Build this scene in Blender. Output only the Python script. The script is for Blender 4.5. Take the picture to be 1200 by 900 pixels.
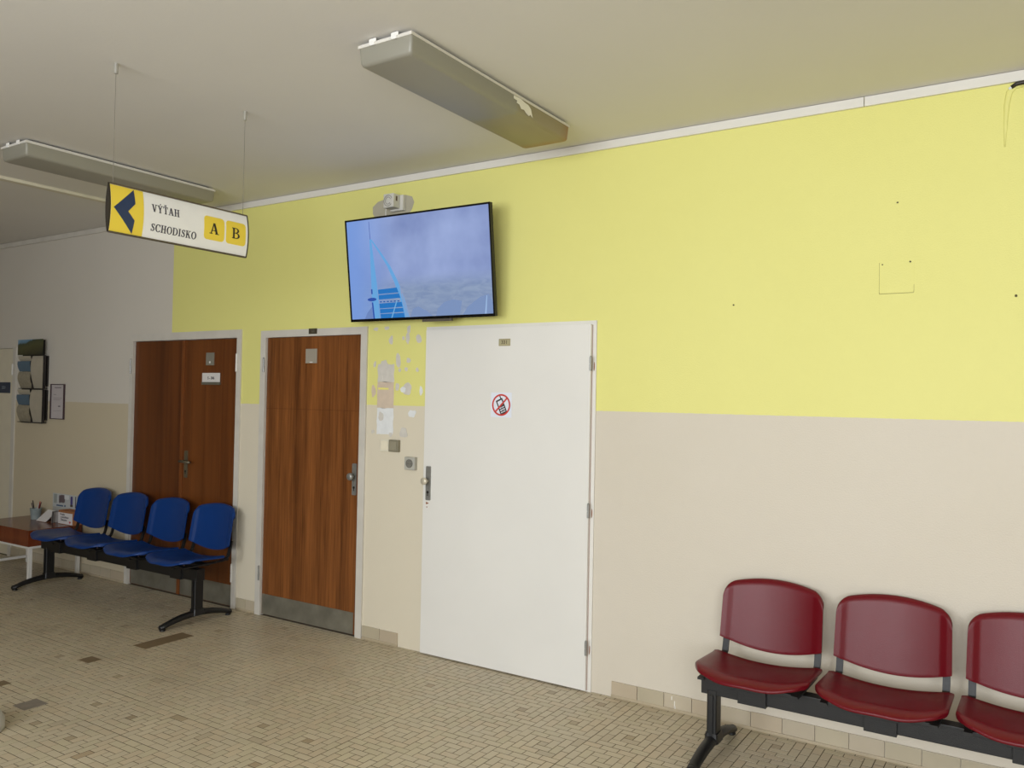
import bpy, bmesh, math, random
from math import sin, cos, pi, sqrt, radians
from mathutils import Vector, Matrix
random.seed(7)
SC = bpy.context.scene
COL = SC.collection
for o in list(bpy.data.objects): bpy.data.objects.remove(o)

# ------------------------------------------------------------------ camera
YAW, PITCH, ROLL, FPX = 0.57247386, 0.01814734, 0.01873483, 964.565
CAM_D, CAM_H, CEIL = 4.05, 1.5895, 3.0145
fw = Vector((-sin(YAW)*cos(PITCH), cos(YAW)*cos(PITCH), sin(PITCH)))
r0 = fw.cross(Vector((0, 0, 1))).normalized(); u0 = r0.cross(fw)
rr = r0*cos(ROLL) + u0*sin(ROLL); uu = -r0*sin(ROLL) + u0*cos(ROLL)
cd = bpy.data.cameras.new('camera'); cam = bpy.data.objects.new('camera', cd); COL.objects.link(cam)
cd.sensor_width = 36; cd.lens = FPX/1200*36; cd.clip_start = .02
cam.matrix_world = Matrix(((rr.x, uu.x, -fw.x, 0), (rr.y, uu.y, -fw.y, -CAM_D), (rr.z, uu.z, -fw.z, CAM_H), (0, 0, 0, 1)))
SC.camera = cam
def project(p):
    d = Vector(p) - Vector((0, -CAM_D, CAM_H)); z = d.dot(fw)
    return (600+FPX*d.dot(rr)/z, 450-FPX*d.dot(uu)/z, z)

# ------------------------------------------------------------------ world, lights, exposure
w = bpy.data.worlds.new('world'); SC.world = w; w.use_nodes = True
w.node_tree.nodes['Background'].inputs[0].default_value = (.72, .86, 1, 1)
w.node_tree.nodes['Background'].inputs[1].default_value = 1.0
SC.view_settings.view_transform = 'Standard'; SC.view_settings.look = 'None'
SC.view_settings.exposure = 0.0; SC.view_settings.gamma = 1; SC.view_settings.use_curve_mapping = False
RX0, RX1, RY0 = -11.0, 5.5, -6.6            # room extents
WIN = [(-3.7, -1.6), (-1.3, .8), (1.1, 3.2)]           # daylight windows in the front wall, behind the camera
WZ0, WZ1 = .85, 2.75
for a, b in WIN:
    L = bpy.data.lights.new('window_daylight', 'AREA'); L.shape = 'RECTANGLE'
    L.size = b-a-.1; L.size_y = WZ1-WZ0-.1; L.energy = 113; L.color = (.95, .975, 1.0)
    o = bpy.data.objects.new('window_daylight', L); COL.objects.link(o)
    o.location = ((a+b)/2, RY0+.03, (WZ0+WZ1)/2); o.rotation_euler = (radians(90), 0, 0)

# ------------------------------------------------------------------ materials
def lin(c):
    return tuple([(x/255/12.92 if x/255 <= .04045 else ((x/255+.055)/1.055)**2.4) for x in c]) + (1,)
MATS = {}
def mat(name, rgb, rough=.5, metal=0, var=.06, scale=8, bump=0, bscale=60, spec=.5, coat=0, stretch=None):
    if name in MATS: return MATS[name]
    m = bpy.data.materials.new(name); m.use_nodes = True; nt = m.node_tree; N = nt.nodes; K = nt.links
    b = N['Principled BSDF']; b.inputs['Roughness'].default_value = rough; b.inputs['Metallic'].default_value = metal
    b.inputs['Specular IOR Level'].default_value = spec; b.inputs['Coat Weight'].default_value = coat
    tc = N.new('ShaderNodeTexCoord'); mp = N.new('ShaderNodeMapping'); K.new(tc.outputs['Object'], mp.inputs[0])
    if stretch: mp.inputs['Scale'].default_value = stretch
    n = N.new('ShaderNodeTexNoise'); n.inputs['Scale'].default_value = scale; n.inputs['Detail'].default_value = 4
    K.new(mp.outputs[0], n.inputs['Vector'])
    mr = N.new('ShaderNodeMapRange'); mr.inputs[1].default_value = .3; mr.inputs[2].default_value = .7
    mr.inputs[3].default_value = 1-var; mr.inputs[4].default_value = 1+var; K.new(n.outputs[0], mr.inputs[0])
    mx = N.new('ShaderNodeVectorMath'); mx.operation = 'SCALE'; mx.inputs[0].default_value = lin(rgb)[:3]
    K.new(mr.outputs[0], mx.inputs['Scale']); K.new(mx.outputs[0], b.inputs['Base Color'])
    if bump:
        n2 = N.new('ShaderNodeTexNoise'); n2.inputs['Scale'].default_value = bscale; n2.inputs['Detail'].default_value = 3
        K.new(mp.outputs[0], n2.inputs['Vector'])
        bp = N.new('ShaderNodeBump'); bp.inputs['Strength'].default_value = bump; bp.inputs['Distance'].default_value = .01
        K.new(n2.outputs[0], bp.inputs['Height']); K.new(bp.outputs[0], b.inputs['Normal'])
    MATS[name] = m; return m
def emit(name, rgb, s=1.0):
    m = bpy.data.materials.new(name); m.use_nodes = True; b = m.node_tree.nodes['Principled BSDF']
    b.inputs['Base Color'].default_value = (.01, .01, .012, 1); b.inputs['Roughness'].default_value = .25
    b.inputs['Emission Color'].default_value = lin(rgb); b.inputs['Emission Strength'].default_value = s
    return m

def wall_paint():
    m = bpy.data.materials.new('wall_paint'); m.use_nodes = True; nt = m.node_tree; N = nt.nodes; K = nt.links
    b = N['Principled BSDF']; b.inputs['Roughness'].default_value = .55; b.inputs['Specular IOR Level'].default_value = .35
    tc = N.new('ShaderNodeTexCoord'); sp = N.new('ShaderNodeSeparateXYZ'); K.new(tc.outputs['Object'], sp.inputs[0])
    wob = N.new('ShaderNodeTexNoise'); wob.inputs['Scale'].default_value = 30; K.new(tc.outputs['Object'], wob.inputs['Vector'])
    def gt(sock, v, amp=.006):
        a = N.new('ShaderNodeMath'); a.operation = 'MULTIPLY_ADD'; K.new(wob.outputs[0], a.inputs[0]); a.inputs[1].default_value = amp
        K.new(sock, a.inputs[2])
        g = N.new('ShaderNodeMath'); g.operation = 'GREATER_THAN'; K.new(a.outputs[0], g.inputs[0]); g.inputs[1].default_value = v+amp*.5; return g.outputs[0]
    def mix(f, A, B):
        x = N.new('ShaderNodeMix'); x.data_type = 'RGBA'; K.new(f, x.inputs[0])
        for s, c in ((6, A), (7, B)):
            if isinstance(c, tuple): x.inputs[s].default_value = c
            else: K.new(c, x.inputs[s])
        return x.outputs[2]
    # paint height differs between the wall bays
    zl = gt(sp.outputs['Z'], 1.489); zm = gt(sp.outputs['Z'], 1.518); zr = gt(sp.outputs['Z'], 1.533)
    xl = gt(sp.outputs['X'], -5.855, 0); xm = gt(sp.outputs['X'], -4.2, 0)
    nz = N.new('ShaderNodeTexNoise'); nz.inputs['Scale'].default_value = 1.3; nz.inputs['Detail'].default_value = 5; K.new(tc.outputs['Object'], nz.inputs['Vector'])
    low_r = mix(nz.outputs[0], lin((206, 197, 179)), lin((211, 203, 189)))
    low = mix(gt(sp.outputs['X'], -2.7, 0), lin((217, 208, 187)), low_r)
    # lower coat creamier on the left and lightened to offset light fall-off, roller streaks
    hi_y = mix(nz.outputs[0], lin((223, 219, 132)), lin((227, 223, 140)))
    hi_w = mix(nz.outputs[0], lin((206, 200, 188)), lin((212, 206, 196)))
    a = mix(zl, lin((200, 188, 162)), hi_w)
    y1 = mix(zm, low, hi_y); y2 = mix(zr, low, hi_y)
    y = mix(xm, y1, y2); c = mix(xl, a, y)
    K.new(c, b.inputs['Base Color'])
    n2 = N.new('ShaderNodeTexNoise'); n2.inputs['Scale'].default_value = 140; n2.inputs['Detail'].default_value = 2; K.new(tc.outputs['Object'], n2.inputs['Vector'])
    n3 = N.new('ShaderNodeTexNoise'); n3.inputs['Scale'].default_value = 4; n3.inputs['Detail'].default_value = 3; K.new(tc.outputs['Object'], n3.inputs['Vector'])
    ad = N.new('ShaderNodeMath'); ad.operation = 'MULTIPLY_ADD'; K.new(n3.outputs[0], ad.inputs[0]); ad.inputs[1].default_value = 2.5; K.new(n2.outputs[0], ad.inputs[2])
    bp = N.new('ShaderNodeBump'); bp.inputs['Strength'].default_value = .25; bp.inputs['Distance'].default_value = .004
    K.new(ad.outputs[0], bp.inputs['Height']); K.new(bp.outputs[0], b.inputs['Normal'])
    return m
def wood(name, dark, light, scale=1.0, rough=.35, figure=True, axis='X'):
    m = bpy.data.materials.new(name); m.use_nodes = True; nt = m.node_tree; N = nt.nodes; K = nt.links
    b = N['Principled BSDF']; b.inputs['Roughness'].default_value = rough
    tc = N.new('ShaderNodeTexCoord'); mp = N.new('ShaderNodeMapping'); K.new(tc.outputs['Object'], mp.inputs[0])
    mp.inputs['Scale'].default_value = (38*scale, 6, 1.1*scale) if axis == 'X' else (1.1*scale, 38*scale, 20*scale)
    n = N.new('ShaderNodeTexNoise'); n.inputs['Scale'].default_value = 1; n.inputs['Detail'].default_value = 6; n.inputs['Distortion'].default_value = .35
    K.new(mp.outputs[0], n.inputs['Vector'])
    mp2 = N.new('ShaderNodeMapping'); K.new(tc.outputs['Object'], mp2.inputs[0]); mp2.inputs['Scale'].default_value = (9, 2, .25)
    n2 = N.new('ShaderNodeTexNoise'); n2.inputs['Scale'].default_value = 1; n2.inputs['Detail'].default_value = 3; K.new(mp2.outputs[0], n2.inputs['Vector'])
    mm = N.new('ShaderNodeMath'); mm.operation = 'MULTIPLY_ADD'; K.new(n2.outputs[0], mm.inputs[0]); mm.inputs[1].default_value = .55
    m3 = N.new('ShaderNodeMath'); m3.operation = 'MULTIPLY'; K.new(n.outputs[0], m3.inputs[0]); m3.inputs[1].default_value = .5
    K.new(m3.outputs[0], mm.inputs[2])
    cr = N.new('ShaderNodeValToRGB'); cr.color_ramp.elements[0].position = .38; cr.color_ramp.elements[1].position = .66
    cr.color_ramp.elements[0].color = lin(dark); cr.color_ramp.elements[1].color = lin(light)
    K.new(mm.outputs[0], cr.inputs[0]); K.new(cr.outputs[0], b.inputs['Base Color'])
    return m
def tile_mat(name, rgb, amp=.10, rough=.32, brown=True, dust=.12):
    m = bpy.data.materials.new(name); m.use_nodes = True; nt = m.node_tree; N = nt.nodes; K = nt.links
    b = N['Principled BSDF']; b.inputs['Roughness'].default_value = rough
    g = N.new('ShaderNodeNewGeometry'); oi = N.new('ShaderNodeObjectInfo')
    a = N.new('ShaderNodeMath'); a.operation = 'ADD'; K.new(g.outputs['Random Per Island'], a.inputs[0]); K.new(oi.outputs['Random'], a.inputs[1])
    f = N.new('ShaderNodeMath'); f.operation = 'FRACT'; K.new(a.outputs[0], f.inputs[0])
    mr = N.new('ShaderNodeMapRange'); mr.inputs[3].default_value = 1-amp; mr.inputs[4].default_value = 1+amp; K.new(f.outputs[0], mr.inputs[0])
    n = N.new('ShaderNodeTexNoise'); n.inputs['Scale'].default_value = 3; n.inputs['Detail'].default_value = 5; K.new(g.outputs['Position'], n.inputs['Vector'])
    m2 = N.new('ShaderNodeMapRange'); m2.inputs[1].default_value = .3; m2.inputs[2].default_value = .7; m2.inputs[3].default_value = 1-dust; m2.inputs[4].default_value = 1+dust*.6; K.new(n.outputs[0], m2.inputs[0])
    mu = N.new('ShaderNodeMath'); mu.operation = 'MULTIPLY'; K.new(mr.outputs[0], mu.inputs[0]); K.new(m2.outputs[0], mu.inputs[1])
    cr = N.new('ShaderNodeValToRGB'); E = cr.color_ramp.elements; E[0].color = lin(rgb); E[1].color = lin((rgb[0]*.985, rgb[1]*.99, rgb[2]*.975)); 
    cr.color_ramp.interpolation = 'CONSTANT'
    e = cr.color_ramp.elements.new(.5); e.color = lin((rgb[0]*1.0, rgb[1]*.985, rgb[2]*.975))
    E[-1].position = .75
    if brown:
        e = cr.color_ramp.elements.new(.985); e.color = lin((rgb[0]*.93, rgb[1]*.92, rgb[2]*.91))
    ff = N.new('ShaderNodeMath'); ff.operation = 'MULTIPLY'; K.new(f.outputs[0], ff.inputs[0]); ff.inputs[1].default_value = 7.31
    f2 = N.new('ShaderNodeMath'); f2.operation = 'FRACT'; K.new(ff.outputs[0], f2.inputs[0]); K.new(f2.outputs[0], cr.inputs[0])
    sc = N.new('ShaderNodeVectorMath'); sc.operation = 'SCALE'; K.new(cr.outputs[0], sc.inputs[0]); K.new(mu.outputs[0], sc.inputs['Scale'])
    K.new(sc.outputs[0], b.inputs['Base Color'])
    m4 = N.new('ShaderNodeMapRange'); m4.inputs[1].default_value = .3; m4.inputs[2].default_value = .7; m4.inputs[3].default_value = rough-.08; m4.inputs[4].default_value = rough+.15
    K.new(n.outputs[0], m4.inputs[0]); K.new(m4.outputs[0], b.inputs['Roughness'])
    return m

# ------------------------------------------------------------------ mesh helpers
def obj(name, bm, m=None, parent=None, smooth=False, kind=None, loc=None):
    if isinstance(bm, bpy.types.Mesh): me = bm
    else:
        me = bpy.data.meshes.new(name); bmesh.ops.recalc_face_normals(bm, faces=bm.faces); bm.to_mesh(me); bm.free()
        if m is not None: me.materials.append(m)
        if smooth:
            for p in me.polygons: p.use_smooth = True
    o = bpy.data.objects.new(name, me); COL.objects.link(o)
    if parent: o.parent = parent
    if loc: o.location = loc
    if kind: o['kind'] = kind
    return o
def empty(name, loc=(0, 0, 0)):
    o = bpy.data.objects.new(name, None); COL.objects.link(o); o.location = loc; o.empty_display_size = .1; return o
def tag(o, label=None, cat=None, group=None, kind=None):
    if label: o['label'] = label
    if cat: o['category'] = cat
    if group: o['group'] = group
    if kind: o['kind'] = kind
    return o
def box(bm, x0, x1, y0, y1, z0, z1, bev=0):
    v = [bm.verts.new((x, y, z)) for x in (x0, x1) for y in (y0, y1) for z in (z0, z1)]
    fs = [bm.faces.new([v[i] for i in q]) for q in ((0, 1, 3, 2), (4, 6, 7, 5), (0, 4, 5, 1), (2, 3, 7, 6), (0, 2, 6, 4), (1, 5, 7, 3))]
    if bev:
        es = list({e for f in fs for e in f.edges})
        bmesh.ops.bevel(bm, geom=es, offset=bev, segments=2, affect='EDGES', profile=.6)
    return bm
def B(*a, bev=0): return box(bmesh.new(), *a, bev=bev)
def Bs(lst, bev=0):
    bm = bmesh.new()
    for a in lst: box(bm, *a, bev=bev)
    return bm
def cyl(bm, p0, p1, r, r1=None, n=20, cap=True):
    p0, p1 = Vector(p0), Vector(p1); d = (p1-p0).normalized(); r1 = r if r1 is None else r1
    a = Vector((0, 0, 1)) if abs(d.z) < .9 else Vector((1, 0, 0)); u = d.cross(a).normalized(); v = d.cross(u)
    A = [bm.verts.new(p0+(u*cos(2*pi*i/n)+v*sin(2*pi*i/n))*r) for i in range(n)]
    C = [bm.verts.new(p1+(u*cos(2*pi*i/n)+v*sin(2*pi*i/n))*r1) for i in range(n)]
    for i in range(n): bm.faces.new((A[i], A[(i+1) % n], C[(i+1) % n], C[i]))
    if cap: bm.faces.new(A); bm.faces.new(C[::-1])
    return bm
def sweep(bm, pts, prof, side=Vector((1, 0, 0)), scl=None):
    """profile (list of (a, b)) swept along pts: a along 'side', b along the normal of the path"""
    pts = [Vector(p) for p in pts]; rings = []
    for i, p in enumerate(pts):
        t = (pts[min(i+1, len(pts)-1)]-pts[max(i-1, 0)]).normalized()
        n = t.cross(side).normalized(); s = scl[i] if scl else (1, 1)
        rings.append([bm.verts.new(p+side*a*s[0]+n*b*s[1]) for a, b in prof])
    k = len(prof)
    for i in range(len(rings)-1):
        for j in range(k): bm.faces.new((rings[i][j], rings[i][(j+1) % k], rings[i+1][(j+1) % k], rings[i+1][j]))
    bm.faces.new(rings[0]); bm.faces.new(rings[-1][::-1])
    return bm
def lathe(bm, prof, c=(0, 0, 0), n=28):
    rings = [[bm.verts.new((c[0]+r*cos(2*pi*i/n), c[1]+r*sin(2*pi*i/n), c[2]+z)) for i in range(n)] for r, z in prof]
    for a, b in zip(rings, rings[1:]):
        for i in range(n): bm.faces.new((a[i], a[(i+1) % n], b[(i+1) % n], b[i]))
    bm.faces.new(rings[0]); bm.faces.new(rings[-1][::-1]); return bm
def prism_y(bm, poly, y0, y1):
    """polygon in x-z, extruded from y0 to y1"""
    a = [bm.verts.new((x, y0, z)) for x, z in poly]; b = [bm.verts.new((x, y1, z)) for x, z in poly]; n = len(poly)
    bm.faces.new(a); bm.faces.new(b[::-1])
    for i in range(n): bm.faces.new((a[i], a[(i+1) % n], b[(i+1) % n], b[i]))
    return bm
def rrect(cx, cz, w, h, r, n=5):
    P = []
    for sx, sz, a0 in ((1, 1, 0), (-1, 1, 90), (-1, -1, 180), (1, -1, 270)):
        for i in range(n+1):
            a = radians(a0+90*i/n); P.append((cx+sx*(w/2-r)+r*cos(a), cz+sz*(h/2-r)+r*sin(a)))
    return P
def blob(cx, cz, rx, rz, seed, n=14, amp=.28):
    R = random.Random(seed); k = [R.uniform(1-amp, 1+amp) for _ in range(n)]
    k = [(k[i-1]+2*k[i]+k[(i+1) % n])/4 for i in range(n)]
    return [(cx+rx*k[i]*cos(2*pi*i/n), cz+rz*k[i]*sin(2*pi*i/n)) for i in range(n)]
def text_bm(txt, size, x, y, z, align='CENTER', depth=.0004, sx=1.0, bold=.0):
    """flat lettering facing -y, centred at x, z"""
    c = bpy.data.curves.new('t', 'FONT'); c.body = txt; c.size = size; c.align_x = align; c.align_y = 'CENTER'
    c.extrude = depth; c.offset = bold*size; c.resolution_u = 3
    o = bpy.data.objects.new('t', c); COL.objects.link(o)
    dg = bpy.context.evaluated_depsgraph_get(); me = bpy.data.meshes.new_from_object(o.evaluated_get(dg))
    bm = bmesh.new(); bm.from_mesh(me); bpy.data.objects.remove(o); bpy.data.meshes.remove(me)
    for v in bm.verts: v.co = Vector((x+v.co.x*sx, y-v.co.z, z+v.co.y))
    return bm
# serif glyphs -------------------------------------------------------
def _bar(x0, y0, x1, y1, wd):
    return [(x0-wd/2, y0), (x0+wd/2, y0), (x1+wd/2, y1), (x1-wd/2, y1)]
def _rect(x0, x1, y0, y1): return [(x0, y0), (x1, y0), (x1, y1), (x0, y1)]
def _arc(cx, cy, rxo, ryo, rxi, ryi, a0, a1, n=18):
    out = []
    for i in range(n):
        A = radians(a0+(a1-a0)*i/n); C = radians(a0+(a1-a0)*(i+1)/n)
        out.append([(cx+rxo*cos(A), cy+ryo*sin(A)), (cx+rxo*cos(C), cy+ryo*sin(C)), (cx+rxi*cos(C), cy+ryi*sin(C)), (cx+rxi*cos(A), cy+ryi*sin(A))])
    return out
T_, t_, S_ = .17, .075, .07    # thick stem, thin stroke, serif height
def _path(pts, ws):
    out = []
    for i in range(len(pts)-1):
        (x0, y0), (x1, y1) = pts[i], pts[i+1]; dx, dy = x1-x0, y1-y0; l = sqrt(dx*dx+dy*dy) or 1; nx, ny = -dy/l, dx/l
        a, b = ws[i]/2, ws[i+1]/2
        out.append([(x0+nx*a, y0+ny*a), (x0-nx*a, y0-ny*a), (x1-nx*b, y1-ny*b), (x1+nx*b, y1+ny*b)])
    return out
def glyph(ch):
    acc = []
    if ch == 'Ý': acc = [[(.36, 1.05), (.44, 1.05), (.58, 1.25), (.44, 1.25)]]; ch = 'Y'
    if ch == 'Ť': acc = [[(.33, 1.06), (.43, 1.06), (.31, 1.25), (.19, 1.25)], [(.33, 1.06), (.43, 1.06), (.57, 1.25), (.45, 1.25)]]; ch = 'T'
    if ch == 'I': g, wd = [_rect(.13, .13+T_, 0, 1), _rect(.02, .41, 0, S_), _rect(.02, .41, 1-S_, 1)], .43
    elif ch == 'H': g, wd = [_rect(.12, .12+T_, 0, 1), _rect(.58, .58+T_, 0, 1), _rect(.2, .6, .46, .46+t_), _rect(.02, .38, 0, S_), _rect(.02, .38, 1-S_, 1), _rect(.49, .85, 0, S_), _rect(.49, .85, 1-S_, 1)], .87
    elif ch == 'T': g, wd = [_rect(.38-T_/2, .38+T_/2, 0, 1), _rect(.03, .73, 1-t_, 1), _rect(.03, .1, .74, 1), _rect(.66, .73, .74, 1), _rect(.2, .56, 0, S_)], .76
    elif ch == 'A': g, wd = [_bar(.14, 0, .41, 1, .09), _bar(.68, 0, .42, 1, .19), _rect(.22, .6, .28, .28+t_), _rect(.0, .29, 0, S_), _rect(.52, .86, 0, S_)], .86
    elif ch == 'V': g, wd = [_bar(.42, 0, .16, 1, .19), _bar(.43, 0, .68, 1, .09), _rect(.0, .33, 1-S_, 1), _rect(.54, .84, 1-S_, 1)], .84
    elif ch == 'Y': g, wd = [_bar(.4, .42, .15, 1, .19), _bar(.41, .42, .66, 1, .09), _rect(.4-T_/2, .4+T_/2, 0, .5), _rect(.0, .32, 1-S_, 1), _rect(.52, .82, 1-S_, 1), _rect(.22, .58, 0, S_)], .82
    elif ch == 'O': g, wd = _arc(.44, .5, .42, .52, .24, .44, 0, 360, 28), .88
    elif ch == 'C': g, wd = _arc(.44, .5, .42, .52, .24, .44, 42, 318, 24)+[_rect(.68, .75, .68, .98), _rect(.7, .76, .05, .26)], .80
    elif ch == 'D': g, wd = [_rect(.1, .1+T_, 0, 1), _rect(.02, .42, 0, t_), _rect(.02, .42, 1-t_, 1)]+_arc(.4, .5, .44, .5, .27, .425, -90, 90, 16), .87
    elif ch == 'B': g, wd = [_rect(.1, .1+T_, 0, 1), _rect(.02, .42, 0, t_), _rect(.02, .4, 1-t_, 1), _rect(.2, .42, .48, .48+t_)]+_arc(.38, .755, .3, .245, .14, .17, -90, 90, 12)+_arc(.4, .275, .35, .275, .18, .2, -90, 90, 12), .78
    elif ch == 'K': g, wd = [_rect(.12, .12+T_, 0, 1), _rect(.02, .38, 0, S_), _rect(.02, .38, 1-S_, 1), _bar(.3, .42, .66, 1, .1), _bar(.72, 0, .42, .58, .19), _rect(.5, .82, 1-S_, 1), _rect(.54, .88, 0, S_)], .88
    elif ch == 'S':
        P = [(.56, .8), (.45, .93), (.3, .94), (.17, .83), (.17, .7), (.28, .58), (.42, .48), (.52, .37), (.52, .2), (.4, .07), (.24, .05), (.12, .18)]
        g, wd = _path(P, [.05, .08, .09, .14, .16, .18, .18, .17, .15, .1, .08, .05])+[_rect(.53, .6, .7, .98), _rect(.05, .12, .02, .32)], .66
    else: g, wd = [], .5
    return g+acc, wd
def serif(txt, track=.06):
    x = 0; out = []
    for ch in txt:
        g, wd = glyph(ch); out += [[(x+a, b) for a, b in q] for q in g]; x += wd+track
    return out, x-track

# ------------------------------------------------------------------ room shell
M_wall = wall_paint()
M_ceil = mat('ceiling_paint', (222, 219, 213), .8, var=.02, scale=1.2, bump=.05, bscale=60)
M_white = mat('white_enamel', (222, 219, 212), .4, var=.03, scale=3)
M_frame = mat('frame_enamel', (205, 200, 190), .42, var=.06, scale=6, bump=.1, bscale=30)
M_plain = mat('plain_wall', (196, 184, 160), .7, var=.04, scale=2)
M_grout = mat('grout', (92, 80, 60), .9, var=.2, scale=20)
M_tile = tile_mat('floor_tile', (194, 181, 155), amp=.035, rough=.38, dust=.06)
M_brown = tile_mat('brown_tile', (166, 149, 121), amp=.06, brown=False)
M_skirt = tile_mat('skirting_tile', (184, 172, 150), amp=.03, rough=.35, brown=False, dust=.06)
M_steel = mat('brushed_steel', (150, 150, 146), .4, .6, var=.12, scale=30)
M_kick = mat('kick_plate_metal', (142, 139, 126), .42, .6, var=.22, scale=7, bump=.05, bscale=40)
M_plaster = mat('plaster_filler', (206, 201, 192), .8, var=.06, scale=25)
M_plaster2 = mat('plaster_filler_pink', (208, 190, 170), .8, var=.05, scale=25)
M_plaster3 = mat('plaster_filler_white', (224, 226, 226), .8, var=.05, scale=25)
M_yel = mat('yellow_paint', (235, 227, 130), .5, var=.03)
M_black = mat('black_plastic', (22, 22, 23), .38, var=.1)
M_blackmetal = mat('black_powder_coat', (18, 18, 19), .45, var=.15, scale=20, bump=.15, bscale=300)
M_dark = mat('dark_gap', (30, 26, 22), .8)

# floor slab
floor = tag(obj('floor', B(RX0, RX1, RY0, .15, -.12, -.0007), M_grout), kind='structure')
ceiling = tag(obj('ceiling', B(RX0, RX1, RY0, .15, CEIL, CEIL+.12), M_ceil), kind='structure')
# door openings in the back wall
D1 = (-6.36, -5.045, 2.012); D2 = (-4.735, -3.797, 2.004); D4 = (-9.2, -8.30, 1.99)
bm = bmesh.new(); xs = RX0
for a, b, h in (D4, D1, D2):
    box(bm, xs, a, 0, .15, 0, CEIL); box(bm, a, b, 0, .15, h, CEIL); xs = b
box(bm, xs, RX1, 0, .15, 0, CEIL)
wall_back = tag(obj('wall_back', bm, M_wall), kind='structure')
tag(obj('wall_left', B(RX0-.12, RX0, RY0, 0, 0, CEIL), M_plain), kind='structure')
tag(obj('wall_right', B(RX1, RX1+.12, RY0, 0, 0, CEIL), M_plain), kind='structure')
bm = bmesh.new(); xs = RX0
for a, b in WIN:
    box(bm, xs, a, RY0-.2, RY0, 0, CEIL); box(bm, a, b, RY0-.2, RY0, 0, WZ0); box(bm, a, b, RY0-.2, RY0, WZ1, CEIL); xs = b
box(bm, xs, RX1, RY0-.2, RY0, 0, CEIL)
tag(obj('wall_front', bm, M_plain), kind='structure')
for k, (a, b) in enumerate(WIN):
    wn = tag(empty('window_%d' % (k+1), ((a+b)/2, RY0-.1, WZ0)), kind='structure')
    hw = (b-a)/2; hh = WZ1-WZ0
    obj('window_frame', Bs([(-hw, -hw+.06, -.04, .04, 0, hh), (hw-.06, hw, -.04, .04, 0, hh), (-hw+.06, hw-.06, -.04, .04, 0, .06), (-hw+.06, hw-.06, -.04, .04, hh-.06, hh), (-.03, .03, -.03, .03, .06, hh-.06)]), M_white, wn)

# ceiling-edge moulding
tag(obj('trim_1', B(-.697, RX1, -.016, 0, CEIL-.046, CEIL-.002, bev=.002), M_white), kind='structure')
tag(obj('trim_2', B(-5.855, -.7, -.016, 0, CEIL-.046, CEIL-.002, bev=.002), M_white), kind='structure')
tag(obj('trim_3', B(RX0, -5.858, -.014, 0, CEIL-.046, CEIL-.002, bev=.002), mat('grey_moulding', (205, 200, 190), .6)), kind='structure')
tag(obj('trim_4', B(-5.895, -5.835, RY0, -.02, CEIL-.022, CEIL, bev=.004), mat('cream_moulding', (214, 208, 188), .6)), kind='structure')

# ---- floor tiles: sheets of 7 x 7 cells, 24 tiles turning around one half tile
U = .0429; PITCH_ = .3003; X00, Y00 = -1.779, -.585
arm = [(1, 0, 1, 1), (2, -1, 2, 0), (2, 1, 2, 2), (3, -2, 3, -1), (3, 0, 3, 1), (3, 2, 3, 3)]
cells = [(3, 3, 3, 3)]
for (a, b, c, d) in arm:
    for k in range(4):
        p, q = (a, b), (c, d)
        for _ in range(k): p = (-p[1], p[0]); q = (-q[1], q[0])
        cells.append((min(p[0], q[0])+3, min(p[1], q[1])+3, max(p[0], q[0])+3, max(p[1], q[1])+3))
PATCH = [(-4.785, -4.655, -.96, -.607), (-4.78, -4.675, -1.31, -1.225), (-4.345, -4.23, -1.89, -1.772), (-4.76, -4.68, -1.80, -1.732)]
tiles = []
R = random.Random(3)
nx0 = int(math.floor((-10.2-X00)/PITCH_)); nx1 = int(math.ceil((2.4-X00)/PITCH_))
for ix in range(nx0, nx1):
    for iy in range(-13, 2):
        ox = X00+ix*PITCH_+R.uniform(-.0012, .0012); oy = Y00+iy*PITCH_+R.uniform(-.0012, .0012)
        for n, (a, b, c, d) in enumerate(cells):
            g = .0017; gy = .0021
            x0, x1, y0, y1 = ox+a*U+g, ox+(c+1)*U-g, oy+b*U+gy, oy+(d+1)*U-gy
            if y0 > -.004: continue
            y1 = min(y1, -.001)
            if y1-y0 < .008: continue
            cx, cy = (x0+x1)/2, (y0+y1)/2
            
            full = (y1-y0) > .0429*(d-b+1)-.003
            kind = 0 if n == 0 else (1 if c > a else 2)
            dk = (n == 0 and R.random() < .3) or R.random() < .002
            X, Y, Z = project((cx, cy, 0)) if cy > -3.9 else (0, 0, -1)
            vis = Z > .5 and 3 < X < 1197 and 0 < Y < 897
            tiles.append((Z if vis and full and not dk else 99, kind, x0, x1, y0, y1, dk, R.uniform(-.0005, .0003)))
tiles.sort(key=lambda t: t[0]/(1.0 if t[1] else .7))
SOLO = 296
tb = {}
def tile_bm(w_, l_):
    bm = bmesh.new(); e = .0004
    lo = [bm.verts.new((x*w_/2, y*l_/2, -.0014)) for x, y in ((-1, -1), (1, -1), (1, 1), (-1, 1))]
    hi = [bm.verts.new((x*(w_/2-e), y*(l_/2-e), 0)) for x, y in ((-1, -1), (1, -1), (1, 1), (-1, 1))]
    bm.faces.new(hi)
    for i in range(4): bm.faces.new((lo[i], lo[(i+1) % 4], hi[(i+1) % 4], hi[i]))
    return bm
for kind, (w_, l_) in enumerate(((U-.0034, U-.0042), (2*U-.0034, U-.0042), (U-.0034, 2*U-.0042))):
    o = obj('tile', tile_bm(w_, l_), M_tile); tb[kind] = o.data; bpy.data.objects.remove(o)
for t in tiles[:SOLO]:
    _, kind, x0, x1, y0, y1, dk, dz = t
    obj('tile', tb[kind], None, floor, loc=((x0+x1)/2, (y0+y1)/2, dz))
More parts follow.
